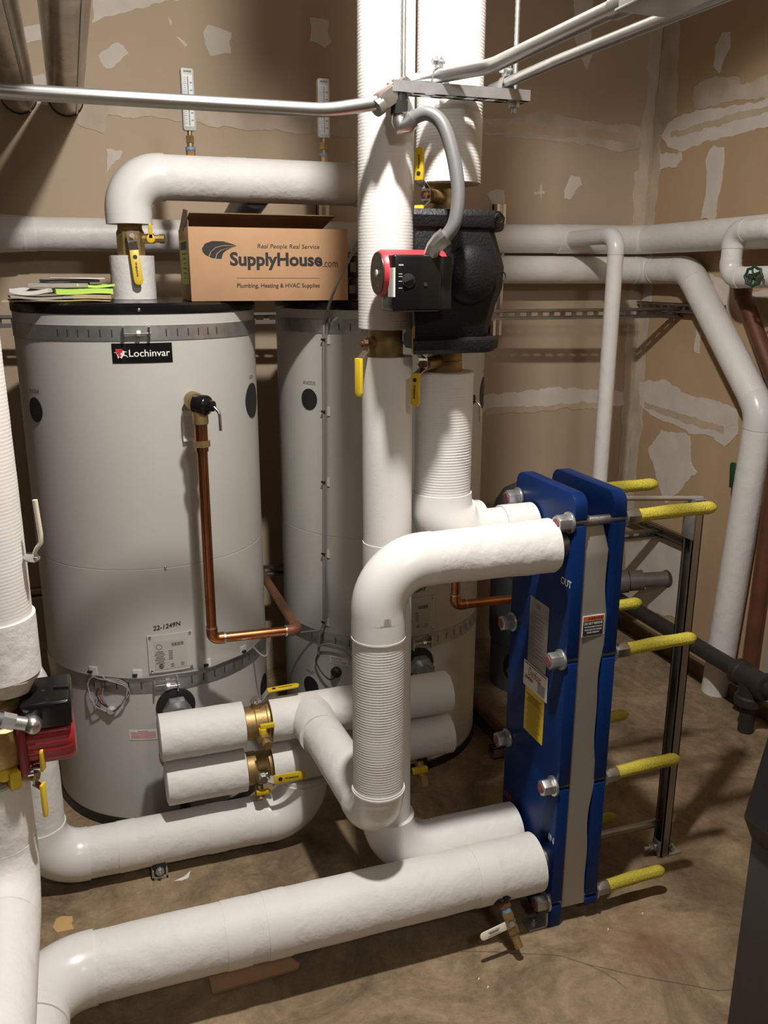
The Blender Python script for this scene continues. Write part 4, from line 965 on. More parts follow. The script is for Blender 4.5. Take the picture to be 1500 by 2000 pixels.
mo = obj('motor_housing', M().lathe([(0.046, 0), (0.047, 0.10), (0.0465, 0.131), (0.043, 0.137), (0.040, 0.138)], (0.727, 1.726, 1.651), (-1, 0, 0), 40), 'red_bright', pu, 40)
fc = obj('motor_face', M().lathe([(0.042, 0), (0.0415, 0.0015), (0.01, 0.0018)], (0.5892, 1.726, 1.651), (-1, 0, 0), 40), 'black_plastic', mo, 40)
obj('vent_plug', M().lathe([(0.0075, 0), (0.007, 0.002)], (0.5873, 1.726, 1.651), (-1, 0, 0), 20), 'label_white', mo)
obj('plug_slot', M().obox((0.5848, 1.726, 1.651), (0, 0.6, 0.8), (0, -0.8, 0.6), (1, 0, 0), 0.005, 0.0008, 0.0004), 'ink_black', mo)
fm_ = on_plane((0.5874, 1.726, 1.651), (0, -1, 0), (0, 0, 1), 0.0002)
obj('print', put(join_geo(*[rect_geo(0.05-abs(d)*0.9, 0.0012, 0, d) for d in (0.020, 0.016, -0.016, -0.020, -0.024)], circ_geo(0.004, 0, 0.031)), fm_), 'ink_grey', mo)
bx_ = obj('control_box', M().box((0.600, 1.662, 1.577), (0.704, 1.735, 1.687)), 'black_gloss', pu, 40, bevel=0.006, bseg=3)
obj('box_back', M().box((0.700, 1.672, 1.580), (0.730, 1.735, 1.684)), 'black_plastic', pu, 40, bevel=0.003)
obj('speed_dial', M().lathe([(0.014, 0), (0.0135, 0.002), (0.004, 0.003)], (0.632, 1.6622, 1.637), (0, -1, 0), 28), 'black_rubber', bx_)
obj('dial_pointer', M().obox((0.632, 1.6580, 1.637), (1, 0, 0.35), (-0.35, 0, 1), (0, -1, 0), 0.011, 0.0022, 0.002), 'black_gloss', bx_, bevel=0.0008)
fb = on_plane((0.632, 1.6618, 1.637), (1, 0, 0), (0, 0, 1), 0.0004)
obj('print', put(join_geo(*[rect_geo(0.008, 0.0016, -0.017, d) for d in (0.013, 0.008, -0.001, -0.014)], rect_geo(0.010, 0.003, -0.016, 0.030)), fb), 'label_grey', bx_)
obj('box_screw', M().cyl((0.668, 1.6618, 1.630), (0.668, 1.6605, 1.630), 0.004, 14), 'ink_black', bx_)
obj('side_sticker', M().box((0.5990, 1.664, 1.606), (0.5998, 1.690, 1.662)).box((0.5998, 1.6612, 1.606), (0.604, 1.6618, 1.662)), 'label_white', bx_)

# isolating valves around the pump and on the tall pipe
def iso_valve(label, c, z0, z1, r, stem_dir, grips, reach=0.075, brass='brass_dull'):
    v = thing('ball_valve', label, 'valve', (c[0], c[1], z0))
    zc = (z0+z1)/2; sd = V(stem_dir).normalized(); o = V((c[0], c[1], zc))
    obj('valve_body', M().lathe([(r*0.96, z0), (r, z0+0.003), (r, (z0+z1)/2), (r*0.97, (z0+z1)/2+0.002), (r*0.97, z1)], (c[0], c[1], 0), seg=32).cyl(o, o+sd*(reach-0.015), 0.014, 18), brass, v, 30)
    n0 = o+sd*reach
    obj('stem_nut', M().hexa(n0-sd*0.006, n0+sd*0.003, 0.0085).cyl(n0-sd*0.02, n0+sd*0.008, 0.0045, 12), 'copper_old', v, 25)
    arm = M()
    for (dz0, off, dz1, txt) in grips:
        a = n0-sd*0.006; b = a+V((0, 0, dz0*0.45)); cc = a+V((0, 0, dz0))+sd*off
        wv = sd.cross(V((0, 0, 1)))
        arm.bar(a-V((0, 0, 0.008*(1 if dz0 > 0 else -1))), b, 0.020, 0.0025, sd); arm.bar(b, cc, 0.018, 0.0025, sd)
        grip(v, cc-V((0, 0, 0.004*(1 if dz0 > 0 else -1))), cc+V((0, 0, dz1-dz0)), 0.019, sd, 0.0085, text=txt)
    obj('handle_arm', arm, 'chrome', v, 30)
    return v
iso_valve('brass valve with a hanging yellow handle on the tall white pipe', (0.648, YA), 1.472, 1.537, 0.0395, (-0.93, -0.37, 0), [(-0.035, 0.020, -0.115, False)], 0.062)
iso_valve('brass valve with yellow handles directly above the black pump', (0.791, YA), 1.776, 1.840, 0.036, (-0.76, -0.65, 0), [(0.030, 0.030, 0.090, True), (-0.026, 0.030, -0.072, False)], 0.108)
iso_valve('brass valve with yellow handles directly below the black pump', (0.792, YA), 1.434, 1.487, 0.040, (-0.76, -0.65, 0), [(0.030, 0.032, 0.085, False), (-0.020, 0.034, -0.088, True)], 0.112)

# tank top valve
for (cx, lab) in ((0.180, 'brass valve with a hanging yellow handle on top of the left tank'), (0.972, 'brass valve on top of the right tank behind the tall white pipe')):
    v = thing('ball_valve', lab, 'valve', (cx, YT, 1.70))
    obj('valve_body', M().lathe([(0.040, 1.699), (0.041, 1.712), (0.041, 1.765), (0.036, 1.775), (0.036, 1.789)], (cx, YT, 0), seg=10).cyl((cx, YT, 1.752), (cx, YT-0.055, 1.752), 0.016, 18), 'brass_dull', v, 25)
    obj('stem_nut', M().hexa((cx, YT-0.062, 1.752), (cx, YT-0.070, 1.752), 0.009).cyl((cx, YT-0.05, 1.752), (cx, YT-0.075, 1.752), 0.005), 'brass', v, 25)
    obj('handle_arm', M().prism(rrect(0.027, 0.034, 0.008), (cx, YT-0.060, 1.750), (1, 0, 0), (0, 0, 1), 0.0025).bar((cx, YT-0.061, 1.737), (cx+0.002, YT-0.082, 1.712), 0.026, 0.0025, (0, -1, -0.5)), 'chrome', v, 30)
    grip(v, (cx+0.002, YT-0.082, 1.714), (cx+0.010, YT-0.090, 1.617), 0.026, (0, -1, 0.05), 0.005, text=True)
    obj('drain_port', M().cyl((cx+0.035, YT-0.01, 1.748), (cx+0.066, YT-0.018, 1.748), 0.014, 16).cyl((cx+0.066, YT-0.018, 1.748), (cx+0.086, YT-0.023, 1.748), 0.011, 8).cyl((cx+0.082, YT-0.022, 1.748), (cx+0.096, YT-0.026, 1.748), 0.014, 10), 'brass', v, 25)
    obj('drain_handle', M().prism(stadium(0.042, 0.011, x0=0), (cx+0.055, YT-0.034, 1.748), (0, 0, 1), (-1, 0, 0), 0.006).cyl((cx+0.055, YT-0.020, 1.748), (cx+0.055, YT-0.040, 1.748), 0.0125, 18), 'yellow_vinyl', v, 30, bevel=0.001)
# header valves
v = thing('ball_valve', 'upper brass header valve with its yellow handle lying on top', 'valve', (0.40, YH, ZH-0.05))
obj('valve_body', M().lathe([(0.044, 0.362), (0.048, 0.366), (0.048, 0.392), (0.050, 0.394), (0.050, 0.425), (0.053, 0.427), (0.053, 0.434), (0.05, 0.436)], (0, YH, ZH), (1, 0, 0), 36).cyl((0.403, YH, ZH+0.04), (0.403, YH, ZH+0.066), 0.016, 16), 'brass', v, 30)
obj('stem_nut', M().hexa((0.403, YH, ZH+0.066), (0.403, YH, ZH+0.078), 0.012).cyl((0.403, YH, ZH+0.066), (0.403, YH, ZH+0.068), 0.019), 'chrome', v, 25)
obj('handle_arm', M().bar((0.394, YH, ZH+0.070), (0.418, YH, ZH+0.070), 0.022, 0.0025, (0, 0, 1)).bar((0.417, YH, ZH+0.070), (0.438, YH, ZH+0.094), 0.022, 0.0025, (-1, 0, 1)), 'chrome', v, 30)
grip(v, (0.436, YH, ZH+0.094), (0.529, YH, ZH+0.097), 0.024, (0, 0, 1), 0.005, text=True)
obj('drain_port', M().cyl((0.405, YH-0.03, ZH-0.012), (0.411, YH-0.090, ZH-0.022), 0.013, 16).hexa((0.408, YH-0.062, ZH-0.018), (0.410, YH-0.082, ZH-0.021), 0.020).cyl((0.411, YH-0.090, ZH-0.022), (0.412, YH-0.1, ZH-0.024), 0.014, 12), 'brass', v, 25)
obj('drain_handle', M().obox((0.419, YH-0.066, ZH+0.020), (1, 0, 0.02), (0, 1, 0), (0, 0, 1), 0.020, 0.006, 0.006).cyl((0.406, YH-0.066, ZH-0.004), (0.406, YH-0.066, ZH+0.014), 0.011), 'yellow_vinyl', v, 30, bevel=0.001)
v = thing('ball_valve', 'lower brass header valve with its yellow handle facing the room', 'valve', (0.40, YH, ZL-0.05))
obj('valve_body', M().lathe([(0.044, 0.362), (0.048, 0.366), (0.048, 0.392), (0.046, 0.394), (0.046, 0.425), (0.051, 0.427), (0.051, 0.434), (0.05, 0.436)], (0, YH, ZL), (1, 0, 0), 36).cyl((0.403, YH-0.04, ZL), (0.403, YH-0.062, ZL), 0.016, 16), 'brass_dull', v, 30)
obj('stem_nut', M().hexa((0.403, YH-0.062, ZL), (0.403, YH-0.074, ZL), 0.012).cyl((0.403, YH-0.06, ZL), (0.403, YH-0.064, ZL), 0.020), 'chrome', v, 25)
obj('handle_arm', M().bar((0.394, YH-0.066, ZL), (0.415, YH-0.066, ZL), 0.024, 0.0025, (0, 1, 0)).bar((0.414, YH-0.066, ZL), (0.430, YH-0.088, ZL+0.003), 0.024, 0.0025, (1, 1, 0)), 'chrome', v, 30)
grip(v, (0.428, YH-0.088, ZL+0.004), (0.520, YH-0.092, ZL+0.006), 0.026, (0, -1, 0.05), 0.005, text=True)
obj('drain_port', M().cyl((0.395, YH-0.02, ZL-0.035), (0.395, YH-0.05, ZL-0.075), 0.013, 16), 'brass', v, 25)
obj('drain_handle', M().obox((0.403, YH-0.055, ZL-0.05), (1, 0, 0), (0, 1, 0), (0, 0, 1), 0.020, 0.006, 0.006), 'yellow_vinyl', v, 30, bevel=0.001)
# small valve in front of the right tank
v = thing('drain_valve', 'small dark valve with a yellow handle low in front of the right tank', 'valve', (0.86, 2.20, 0.14))
obj('valve_body', M().cyl((0.885, 2.20, 0.21), (0.890, 2.17, 0.150), 0.014, 16).hexa((0.888, 2.18, 0.172), (0.889, 2.165, 0.145), 0.019), 'brass_dull', v, 25)
obj('drain_handle', M().obox((0.880, 2.178, 0.195), (1, 0, 0), (0, 1, 0), (0, 0, 1), 0.024, 0.008, 0.008), 'yellow_vinyl', v, 30, bevel=0.001)
# drain on the long foreground pipe
v = thing('drain_valve', 'brass drain valve hanging from the long foreground pipe near the blue exchanger', 'valve', (0.90, 1.62, 0.03))
a = V((0.893, 1.652, 0.142)); b = V((0.912, 1.592, 0.048)); d = (b-a).normalized()
gm = M(); u, vv = perp(d)
for k, (s_, r) in enumerate(((0.000, 0.024), (0.007, 0.022))):
    gm.tube([a+d*s_+(u*math.cos(t)*r+vv*math.sin(t)*r*0.8) for t in [2*PI*i/24 for i in range(25)]], 0.0050, 8, caps=False)
obj('pipe_grommet', gm, 'black_gloss', v, 60)
obj('nipple', M().hexa(a+d*0.006, a+d*0.026, 0.0175), 'copper_old', v, 25)
obj('thread_ring', M().cyl(a+d*0.026, a+d*0.038, 0.0125, 18), 'blue_ring', v)
obj('valve_body', M().hexa(a+d*0.038, a+d*0.052, 0.0155).cyl(a+d*0.05, a+d*0.085, 0.0135, 18).hexa(a+d*0.072, a+d*0.09, 0.0155).cyl(a+d*0.09, b+d*0.012, 0.0105, 16), 'brass', v, 25)
o_ = a+d*0.060; fr = V((-0.2, -1, 0.3)).normalized()
obj('stem_nut', M().hexa(o_+fr*0.012, o_+fr*0.020, 0.008), 'chrome', v, 25)
obj('handle_arm', M().bar(o_+fr*0.015+V((0.012, 0, 0)), o_+fr*0.015-V((0.022, 0, 0.002)), 0.022, 0.002, fr), 'chrome', v, 30)
g = grip(v, o_+fr*0.016-V((0.016, 0, 0.002)), o_+fr*0.016-V((0.088, 0.006, 0.012)), 0.0195, fr, 0.004, 'cream_vinyl')
q = o_+fr*0.0186-V((0.05, 0.003, 0.0065))
obj('embossed_mark', put(join_geo(rect_geo(0.034, 0.0014, 0, 0.005), rect_geo(0.034, 0.0014, 0, -0.005), rect_geo(0.026, 0.0022, 0, 0.001)), on_plane(q, (1, 0.08, 0.14), (0, 0.3, 1), 0.0006)), 'ink_grey', g)

# ================================================================ RED PUMP AT LEFT
pr_ = thing('circulator_pump', 'red-bodied pump with a black terminal box at the left edge', 'pump', (-0.205, 1.6, 0.745))
obj('volute', M().lathe([(0.040, 0.742), (0.048, 0.750), (0.040, 0.765), (0.062, 0.785), (0.068, 0.82), (0.062, 0.855), (0.036, 0.872), (0.050, 0.885), (0.050, 0.897), (0.038, 0.902), (0.038, 0.93)], (-0.198, 1.6, 0), seg=36), 'brass', pr_, 30)
obj('motor_flange', M().prism(rrect(0.118, 0.128, 0.02), (-0.160, 1.6, 0.815), (0, 1, 0), (0, 0, 1), 0.016), 'red_dark', pr_, 30, bevel=0.002)
mb = M(); nseg = 72; rr = []
for k, x in enumerate((-0.148, -0.080, -0.068, -0.062)):
    for i in range(nseg):
        a = 2*PI*i/nseg; r = (0.053+0.0016*(1 if (i//2) % 2 else -1)*(1 if k < 2 else 0))*(1.0 if k < 2 else (0.985 if k == 2 else 0.90))
        mb.v.append(V((x, 1.6+r*math.cos(a), 0.815+r*math.sin(a))))
for k in range(3):
    for i in range(nseg): mb.f.append((k*nseg+i, k*nseg+(i+1) % nseg, (k+1)*nseg+(i+1) % nseg, (k+1)*nseg+i))
mb.f.append(tuple(range(3*nseg, 4*nseg)))
obj('motor_housing', mb, 'red_paint', pr_, 40)
bb = obj('terminal_box', M().prism([(-0.150, 1.540), (-0.062, 1.540), (-0.062, 1.658), (-0.150, 1.658)], (0, 0, 0.852), (1, 0, 0), (0, 1, 0), 0.052), 'black_gloss', pr_, 40, bevel=0.007, bseg=3)
obj('speed_switch', M().obox((-0.078, 1.595, 0.9055), (1, -0.2, 0), (0.2, 1, 0), (0, 0, 1), 0.014, 0.005, 0.003), 'black_plastic', bb, bevel=0.001)
obj('box_screw', M().cyl((-0.110, 1.592, 0.904), (-0.110, 1.592, 0.9048), 0.004, 14), 'ink_black', bb)
obj('casting_bolt', M().cyl((-0.148, 1.548, 0.765), (-0.138, 1.548, 0.765), 0.006, 10).cyl((-0.148, 1.652, 0.765), (-0.138, 1.652, 0.765), 0.006, 10), 'chrome', pr_)
fx = thing('flexible_conduit', 'short grey flexible conduit entering the red pump from the left edge', 'conduit', (-0.2, 1.52, 0.85))
obj('flexible_tube', M().tube([(-0.62, 1.46, 1.16), (-0.40, 1.49, 1.02), (-0.24, 1.512, 0.925), (-0.168, 1.520, 0.890)], [0.0118]*4, 20), 'flex_grey', fx, 60)
obj('connector_nut', M().cyl((-0.178, 1.519, 0.895), (-0.158, 1.5215, 0.885), 0.0155, 8).cyl((-0.158, 1.5215, 0.885), (-0.138, 1.524, 0.876), 0.0125, 18), 'galvanized', fx, 25)
obj('connector_elbow', M().lathe([(0.004, -0.018), (0.013, -0.014), (0.0175, 0.0), (0.0165, 0.009), (0.013, 0.020)], (-0.130, 1.526, 0.873), (-0.3, 1, 0), 24), 'conduit', fx, 50)
v = thing('ball_valve', 'brass isolating valve with yellow handles under the red pump', 'valve', (-0.215, 1.6, 0.735))
obj('stem_nut', M().cyl((-0.17, 1.575, 0.752), (-0.140, 1.56, 0.752), 0.010, 16).hexa((-0.140, 1.56, 0.752), (-0.132, 1.556, 0.752), 0.010), 'brass_dull', v, 25)
obj('handle_arm', M().bar((-0.140, 1.560, 0.735), (-0.140, 1.560, 0.772), 0.014, 0.003, (1, 0, 0)).bar((-0.140, 1.56, 0.770), (-0.122, 1.55, 0.775), 0.014, 0.003, (0, 0, 1)).bar((-0.140, 1.56, 0.737), (-0.126, 1.552, 0.728), 0.014, 0.003, (0, 0, 1)), 'steel_dull', v, 30)
grip(v, (-0.122, 1.55, 0.766), (-0.120, 1.55, 0.810), 0.016, (1, -0.3, 0), 0.006); grip(v, (-0.126, 1.55, 0.738), (-0.126, 1.55, 0.668), 0.017, (1, -0.3, 0), 0.006)
obj('valve_body', M().lathe([(0.036, 0.735), (0.038, 0.745), (0.034, 0.755)], (-0.215, 1.6, 0), seg=24), 'brass', v, 30)
obj('drain_handle', M().obox((-0.172, 1.545, 0.762), (0.4, -1, 0), (1, 0.4, 0), (0, 0, 1), 0.012, 0.010, 0.016).cyl((-0.188, 1.55, 0.772), (-0.188, 1.538, 0.772), 0.012, 16), 'yellow_vinyl', v, 30, bevel=0.0015)

# ================================================================ THINGS ON THE TANKS
ZTOPT = 1.5747
bx = thing('cardboard_box', 'printed brown cardboard box resting across the tops of both tanks', 'box', (0.54, 2.6, ZTOPT))
bx0, bx1, by0, by1, bz0, bz1 = 0.313, 0.763, 2.50, 2.72, ZTOPT+0.001, 1.772
m = M(); t = 0.004
m.box((bx0, by0, bz0), (bx1, by0+t, bz1)).box((bx0, by1-t, bz0), (bx1, by1, bz1)).box((bx0, by0+t, bz0), (bx0+t, by1-t, bz1)).box((bx1-t, by0+t, bz0), (bx1, by1-t, bz1)).box((bx0+t, by0+t, bz0), (bx1-t, by1-t, bz0+t))
obj('box_walls', m, 'cardboard', bx, 30, bevel=0.001)
obj('rear_flap', M().prism([(bx0-0.002, 0), (bx1-0.06, 0), (bx1-0.03, 0.085), (bx0+0.01, 0.085)], (0, by0+0.10, bz1-0.004), (1, 0, 0), (0, -0.86, 0.5), 0.003), 'cardboard_shaded', bx)
obj('side_flap', M().prism([(by0+0.01, 0), (by1-0.01, 0), (by1-0.015, 0.06), (by0+0.10, 0.05)], (bx0+0.001, 0, bz1), (0, 1, 0), (0.25, 0, 1), 0.003), 'cardboard_shaded', bx)
fb = lambda x, z: on_plane((x, by0, z), (1, 0, 0), (0, 0, 1), 0.0005)
zc = (bz0+bz1)/2
obj('lettering', put(text_geo('SupplyHouse', width=0.264, height=0.048, bold=0.034), fb(0.555, zc+0.0095)), 'ink_black', bx)
obj('lettering', put(text_geo('.com', width=0.044, height=0.0145), fb(0.710, zc+0.0015)), 'ink_black', bx)
obj('lettering', put(text_geo('Real People Real Service', width=0.178, height=0.0155, bold=0.004, shear=0.12), fb(0.590, zc+0.048)), 'ink_black', bx)
obj('lettering', put(text_geo('Plumbing, Heating & HVAC Supplies', width=0.238, height=0.0155, bold=0.013), fb(0.559, zc-0.058)), 'ink_black', bx)
obj('rule_line', put(rect_geo(0.238, 0.0009), fb(0.559, zc-0.036)), 'ink_black', bx)
def swoosh(dx, sc):
    # three nested tapering arcs
    P = []
    n = 16
    for i in range(n+1):
        a = PI*(0.30+0.80*i/n); P.append((0.05*sc*math.cos(a)+0.0, 0.026*sc*math.sin(a)))
    for i in range(n+1):
        a = PI*(1.10-0.80*i/n); P.append((0.05*sc*math.cos(a)+0.013*sc*(1-abs(i/n-0.0))+0.002, 0.026*sc*math.sin(a)*(0.80)-0.006*sc*(1-i/n)))
    return [(x+dx, y) for x, y in P]
LM = [
 [(-0.049, 0.004), (-0.040, 0.017), (-0.020, 0.024), (0.010, 0.0235), (0.034, 0.017), (0.048, 0.011), (0.030, 0.0135), (0.008, 0.0135), (-0.012, 0.008), (-0.026, -0.004), (-0.032, -0.016), (-0.040, -0.013), (-0.047, -0.005)],
 [(-0.030, -0.0175), (-0.024, -0.004), (-0.011, 0.0065), (0.008, 0.0115), (0.030, 0.0118), (0.044, 0.0102), (0.020, 0.0065), (0.002, 0.001), (-0.010, -0.009), (-0.014, -0.0215), (-0.022, -0.0205)],
 [(-0.012, -0.0220), (-0.008, -0.010), (0.003, -0.0005), (0.018, 0.0048), (0.034, 0.0078), (0.018, 0.0005), (0.008, -0.008), (0.003, -0.0225), (-0.004, -0.0225)]]
for P in LM: obj('swoosh_mark', put(flat_geo(P), fb(0.397, zc+0.0375)), 'ink_black', bx)
sl = obj('shipping_label', M().box((bx0-0.0006, by0+0.030, bz0+0.045), (bx0, by0+0.19, bz0+0.165)), 'label_lime', bx)
obj('print', put(join_geo(rect_geo(0.13, 0.022, 0, 0.044), *[rect_geo(0.10-0.03*(i % 3), 0.003, 0.01, 0.022-i*0.013) for i in range(6)]), on_plane((bx0-0.0006, by0+0.11, bz0+0.105), (0, -1, 0), (0, 0, 1), 0.0004)), 'ink_black', sl)
# black cases beside the box
for z0, z1, lab, xx in ((ZTOPT+0.001, ZTOPT+0.062, 'lower small black case stacked beside the cardboard box', 0.800), (ZTOPT+0.0625, ZTOPT+0.128, 'upper small black case stacked beside the cardboard box', 0.803)):
    o = thing('black_case', lab, 'case', (xx, 2.62, z0), 'black cases beside the box')
    obj('case_shell', M().box((xx-0.025, 2.56, z0), (xx+0.012, 2.70, z1)), 'black_gloss', o, bevel=0.004)
    obj('case_label', M().box((xx-0.015, 2.5594, z0+0.018), (xx+0.004, 2.5599, z1-0.02)), 'ink_grey', o)
# papers on the left tank
def sheet(name, label, cx, cy, z, w_, d_, rot, material, th=0.002, curl=0.0, seed=1, group='papers on the left tank'):
    c, s = math.cos(rot), math.sin(rot); nx, ny = 12, 6; m = M()
    def top(i, j):
        a = (i/nx-0.5)*w_; b = (j/ny-0.5)*d_
        zz = z+curl*(abs(i/nx-0.5)*2)**2+0.003*(1+noise.noise(V((a*14+seed, b*14, seed))))
        return V((cx+a*c-b*s, cy+a*s+b*c, zz))
    for k in (0, 1):
        for i in range(nx+1):
            for j in range(ny+1): m.v.append(top(i, j)+V((0, 0, th if k else 0)))
    N_ = (nx+1)*(ny+1)
    for i in range(nx):
        for j in range(ny):
            a = i*(ny+1)+j; m.f.append((a, a+1, a+ny+2, a+ny+1)); m.f.append((N_+a, N_+a+ny+1, N_+a+ny+2, N_+a+1))
    for i in range(nx):
        a = i*(ny+1); m.f.append((a, a+ny+1, N_+a+ny+1, N_+a)); a += ny; m.f.append((a, N_+a, N_+a+ny+1, a+ny+1))
    for j in range(ny):
        m.f.append((j, N_+j, N_+j+1, j+1)); a = nx*(ny+1)+j; m.f.append((a, a+1, N_+a+1, N_+a))
    o = obj(name, m, material, None, 50); return tag(o, label, 'paper', group)
px = [('paper_envelope', 'bottom tan envelope overhanging the rim of the left tank', -0.030, 2.605, ZTOPT+0.0005, 0.27, 0.20, -0.05, 'paper_tan', 0.003, 0.0),
      ('folded_paper', 'brownish folded paper lying on the tan envelope', -0.045, 2.585, ZTOPT+0.006, 0.22, 0.15, 0.10, 'paper_grey', 0.006, 0.003),
      ('folded_paper', 'tan folded flyer sticking out at the right of the paper pile', 0.050, 2.575, ZTOPT+0.007, 0.12, 0.13, -0.12, 'paper_tan', 0.010, 0.0),
      ('lime_folder', 'lower bright lime green folder in the paper pile on the tank', 0.030, 2.585, ZTOPT+0.019, 0.145, 0.14, 0.10, 'paper_lime', 0.013, 0.0),
      ('leaflet', 'crumpled white leaflet at the left end of the paper pile', -0.085, 2.585, ZTOPT+0.017, 0.10, 0.12, -0.3, 'paper_white', 0.010, 0.006),
      ('lime_folder', 'upper lime green flyer in the paper pile on the tank', 0.055, 2.600, ZTOPT+0.036, 0.10, 0.12, 0.20, 'paper_lime', 0.006, 0.002),
      ('dark_booklet', 'grey-brown booklet beneath the black booklet in the paper pile', -0.025, 2.595, ZTOPT+0.036, 0.15, 0.12, -0.06, 'paper_grey', 0.010, 0.0),
      ('dark_booklet', 'black booklet near the top of the paper pile', 0.000, 2.605, ZTOPT+0.049, 0.15, 0.11, 0.05, 'black_plastic', 0.006, 0.0),
      ('plastic_sleeve', 'pale sheet on the very top of the paper pile', 0.020, 2.61, ZTOPT+0.058, 0.14, 0.11, 0.03, 'paper_white', 0.0015, 0.0)]
for i, a in enumerate(px): sheet(*a, seed=i*3.7)

# thermometers on the bridging pipe
for xx, lab in ((0.368, 'left of two pale thermometers standing on the bridging white pipe'), (0.772, 'right of two pale thermometers, just left of the tall white pipe')):
    g = thing('thermometer', lab, 'thermometer', (xx, YT, ZT+0.06), 'industrial thermometers')
    z0 = ZT+0.062
    obj('brass_stem', M().cyl((xx, YT, z0), (xx, YT, z0+0.025), 0.0135, 8).cyl((xx, YT, z0+0.025), (xx, YT, z0+0.055), 0.0095, 16).hexa((xx, YT, z0+0.036), (xx, YT, z0+0.055), 0.0125).cyl((xx, YT, z0+0.05), (xx, YT, z0+0.068), 0.007), 'brass', g, 25)
    obj('thread_ring', M().cyl((xx, YT, z0+0.016), (xx, YT, z0+0.024), 0.0145, 18), 'blue_ring', g)
    zc_ = z0+0.068+0.083
    u = V((1, 0.05, 0)).normalized(); n = V((0.05, -1, 0)).normalized()
    o = V((xx, YT, zc_))
    cs = obj('gauge_case', M().prism(rrect(0.037, 0.166, 0.006), o-n*0.008, u, (0, 0, 1), 0.018), 'gauge_grey', g, 30, bevel=0.0015)
    fr = o+n*0.0102
    obj('scale_plate', put(rect_geo(0.026, 0.138, 0, -0.003), on_plane(fr, u, (0, 0, 1), 0.0003)), 'gauge_face', g)
    tk = join_geo(*[rect_geo(0.006 if i % 4 else 0.009, 0.0013, -0.0085, -0.064+i*0.0053) for i in range(24)], *[rect_geo(0.006, 0.0035, 0.0085, -0.055+i*0.02) for i in range(6)], rect_geo(0.022, 0.004, 0, 0.0745))
    obj('scale_marks', put(tk, on_plane(fr, u, (0, 0, 1), 0.0006)), 'ink_grey', g)
    obj('glass_tube', M().cyl(fr+V((0, 0, -0.068))+n*0.001, fr+V((0, 0, 0.06))+n*0.001, 0.0016, 8), 'wire_grey', g)

# control cable and clips on the right tank
def cyl_pt(c, phi, z, lift): 
    a = D(phi); return V((c[0]+(TR+lift)*math.sin(a), c[1]-(TR+lift)*math.cos(a), z))
def smooth(cp, per=8):
    cp = [V(p) for p in cp]; out = []
    for i in range(len(cp)-1):
        a = cp[max(i-1, 0)]; b = cp[i]; c = cp[i+1]; d = cp[min(i+2, len(cp)-1)]
        for k in range(per):
            t = k/per; out.append(0.5*((2*b)+(c-a)*t+(2*a-5*b+4*c-d)*t*t+(3*b-a-3*c+d)*t**3))
    out.append(cp[-1]); return out
def cable(label, cp, r=0.0035, material='wire_grey', group=None):
    o = obj('control_cable', M().tube(smooth(cp), r, 10), material, None, 60); return tag(o, label, 'cable', group)
cable('grey control cable hanging across the cardboard box and down the right tank', [(0.80, 2.36, 1.86), (0.765, 2.40, 1.742), (0.710, 2.44, 1.618), cyl_pt(C2, -46.5, 1.52, 0.012), cyl_pt(C2, -48, 1.459, 0.008), cyl_pt(C2, -48.6, 1.241, 0.007), cyl_pt(C2, -49.3, 1.018, 0.007), cyl_pt(C2, -50, 0.78, 0.007), cyl_pt(C2, -50.7, 0.545, 0.008), cyl_pt(C2, -53, 0.49, 0.012), cyl_pt(C2, -55, 0.42, 0.006)], 0.0042)
cable('second thin grey cable running down the right tank beside the first', [cyl_pt(C2, -44, 1.53, 0.008), cyl_pt(C2, -46.6, 1.459, 0.007), cyl_pt(C2, -47.4, 1.241, 0.006), cyl_pt(C2, -48.1, 1.018, 0.006), cyl_pt(C2, -48.8, 0.78, 0.006), cyl_pt(C2, -49.5, 0.545, 0.008), cyl_pt(C2, -60, 0.50, 0.03), cyl_pt(C2, -72, 0.49, 0.10), (0.48, 2.48, 0.50), cyl_pt(C1, 48, 0.511, 0.010)], 0.003)
def clip(c, phi, z, label, group):
    k = thing('cable_clip', label, 'clip', cyl_pt(c, phi, z, 0), group)
    obj('adhesive_base', patch_on(c, TR, D(phi)+0.006/TR, z, 0.026, 0.027, 0.0004, n=3, th=0.003), 'label_white', k)
    a = D(phi); n = V((math.sin(a), -math.cos(a), 0)); u = V((math.cos(a), math.sin(a), 0)); p = cyl_pt(c, phi, z, 0.010)
    obj('tie', M().obox(p, u, (0, 0, 1), n, 0.007, 0.003, 0.004), 'black_plastic', k, bevel=0.001)
for i, (ph, z) in enumerate(((-48, 1.459), (-48.6, 1.241), (-49.3, 1.018), (-50, 0.78), (-50.7, 0.543))):
    clip(C2, ph, z, ('topmost', 'second from top', 'third from top', 'fourth from top', 'lowest')[i]+' white cable clip on the right tank', 'cable clips on the right tank')
for i, (ph, z) in enumerate(((-38.8, 0.520), (-16.4, 0.519), (17.1, 0.519), (40.4, 0.515))):
    clip(C1, ph, z, ('leftmost', 'second from left', 'third from left', 'rightmost')[i]+' white cable clip above the lower strap of the left tank', 'cable clips on the left tank')
cable('thin grey cable along the lower strap of the left tank', [cyl_pt(C1, p_, 0.510+0.002*math.sin(p_), 0.008) for p_ in range(-38, 56, 8)], 0.003)
cp = []
for i in range(34):
    a = -0.4+2*PI*i/14; r = 0.054+0.007*math.sin(i*1.3); cp.append(cyl_pt(C1, -30.5+math.degrees(r*1.12*math.cos(a)/TR), 0.458+r*math.sin(a), 0.008+0.003*(i % 5)))
cable('coil of grey sensor wire hanging on the front of the left tank', cp, 0.0019)
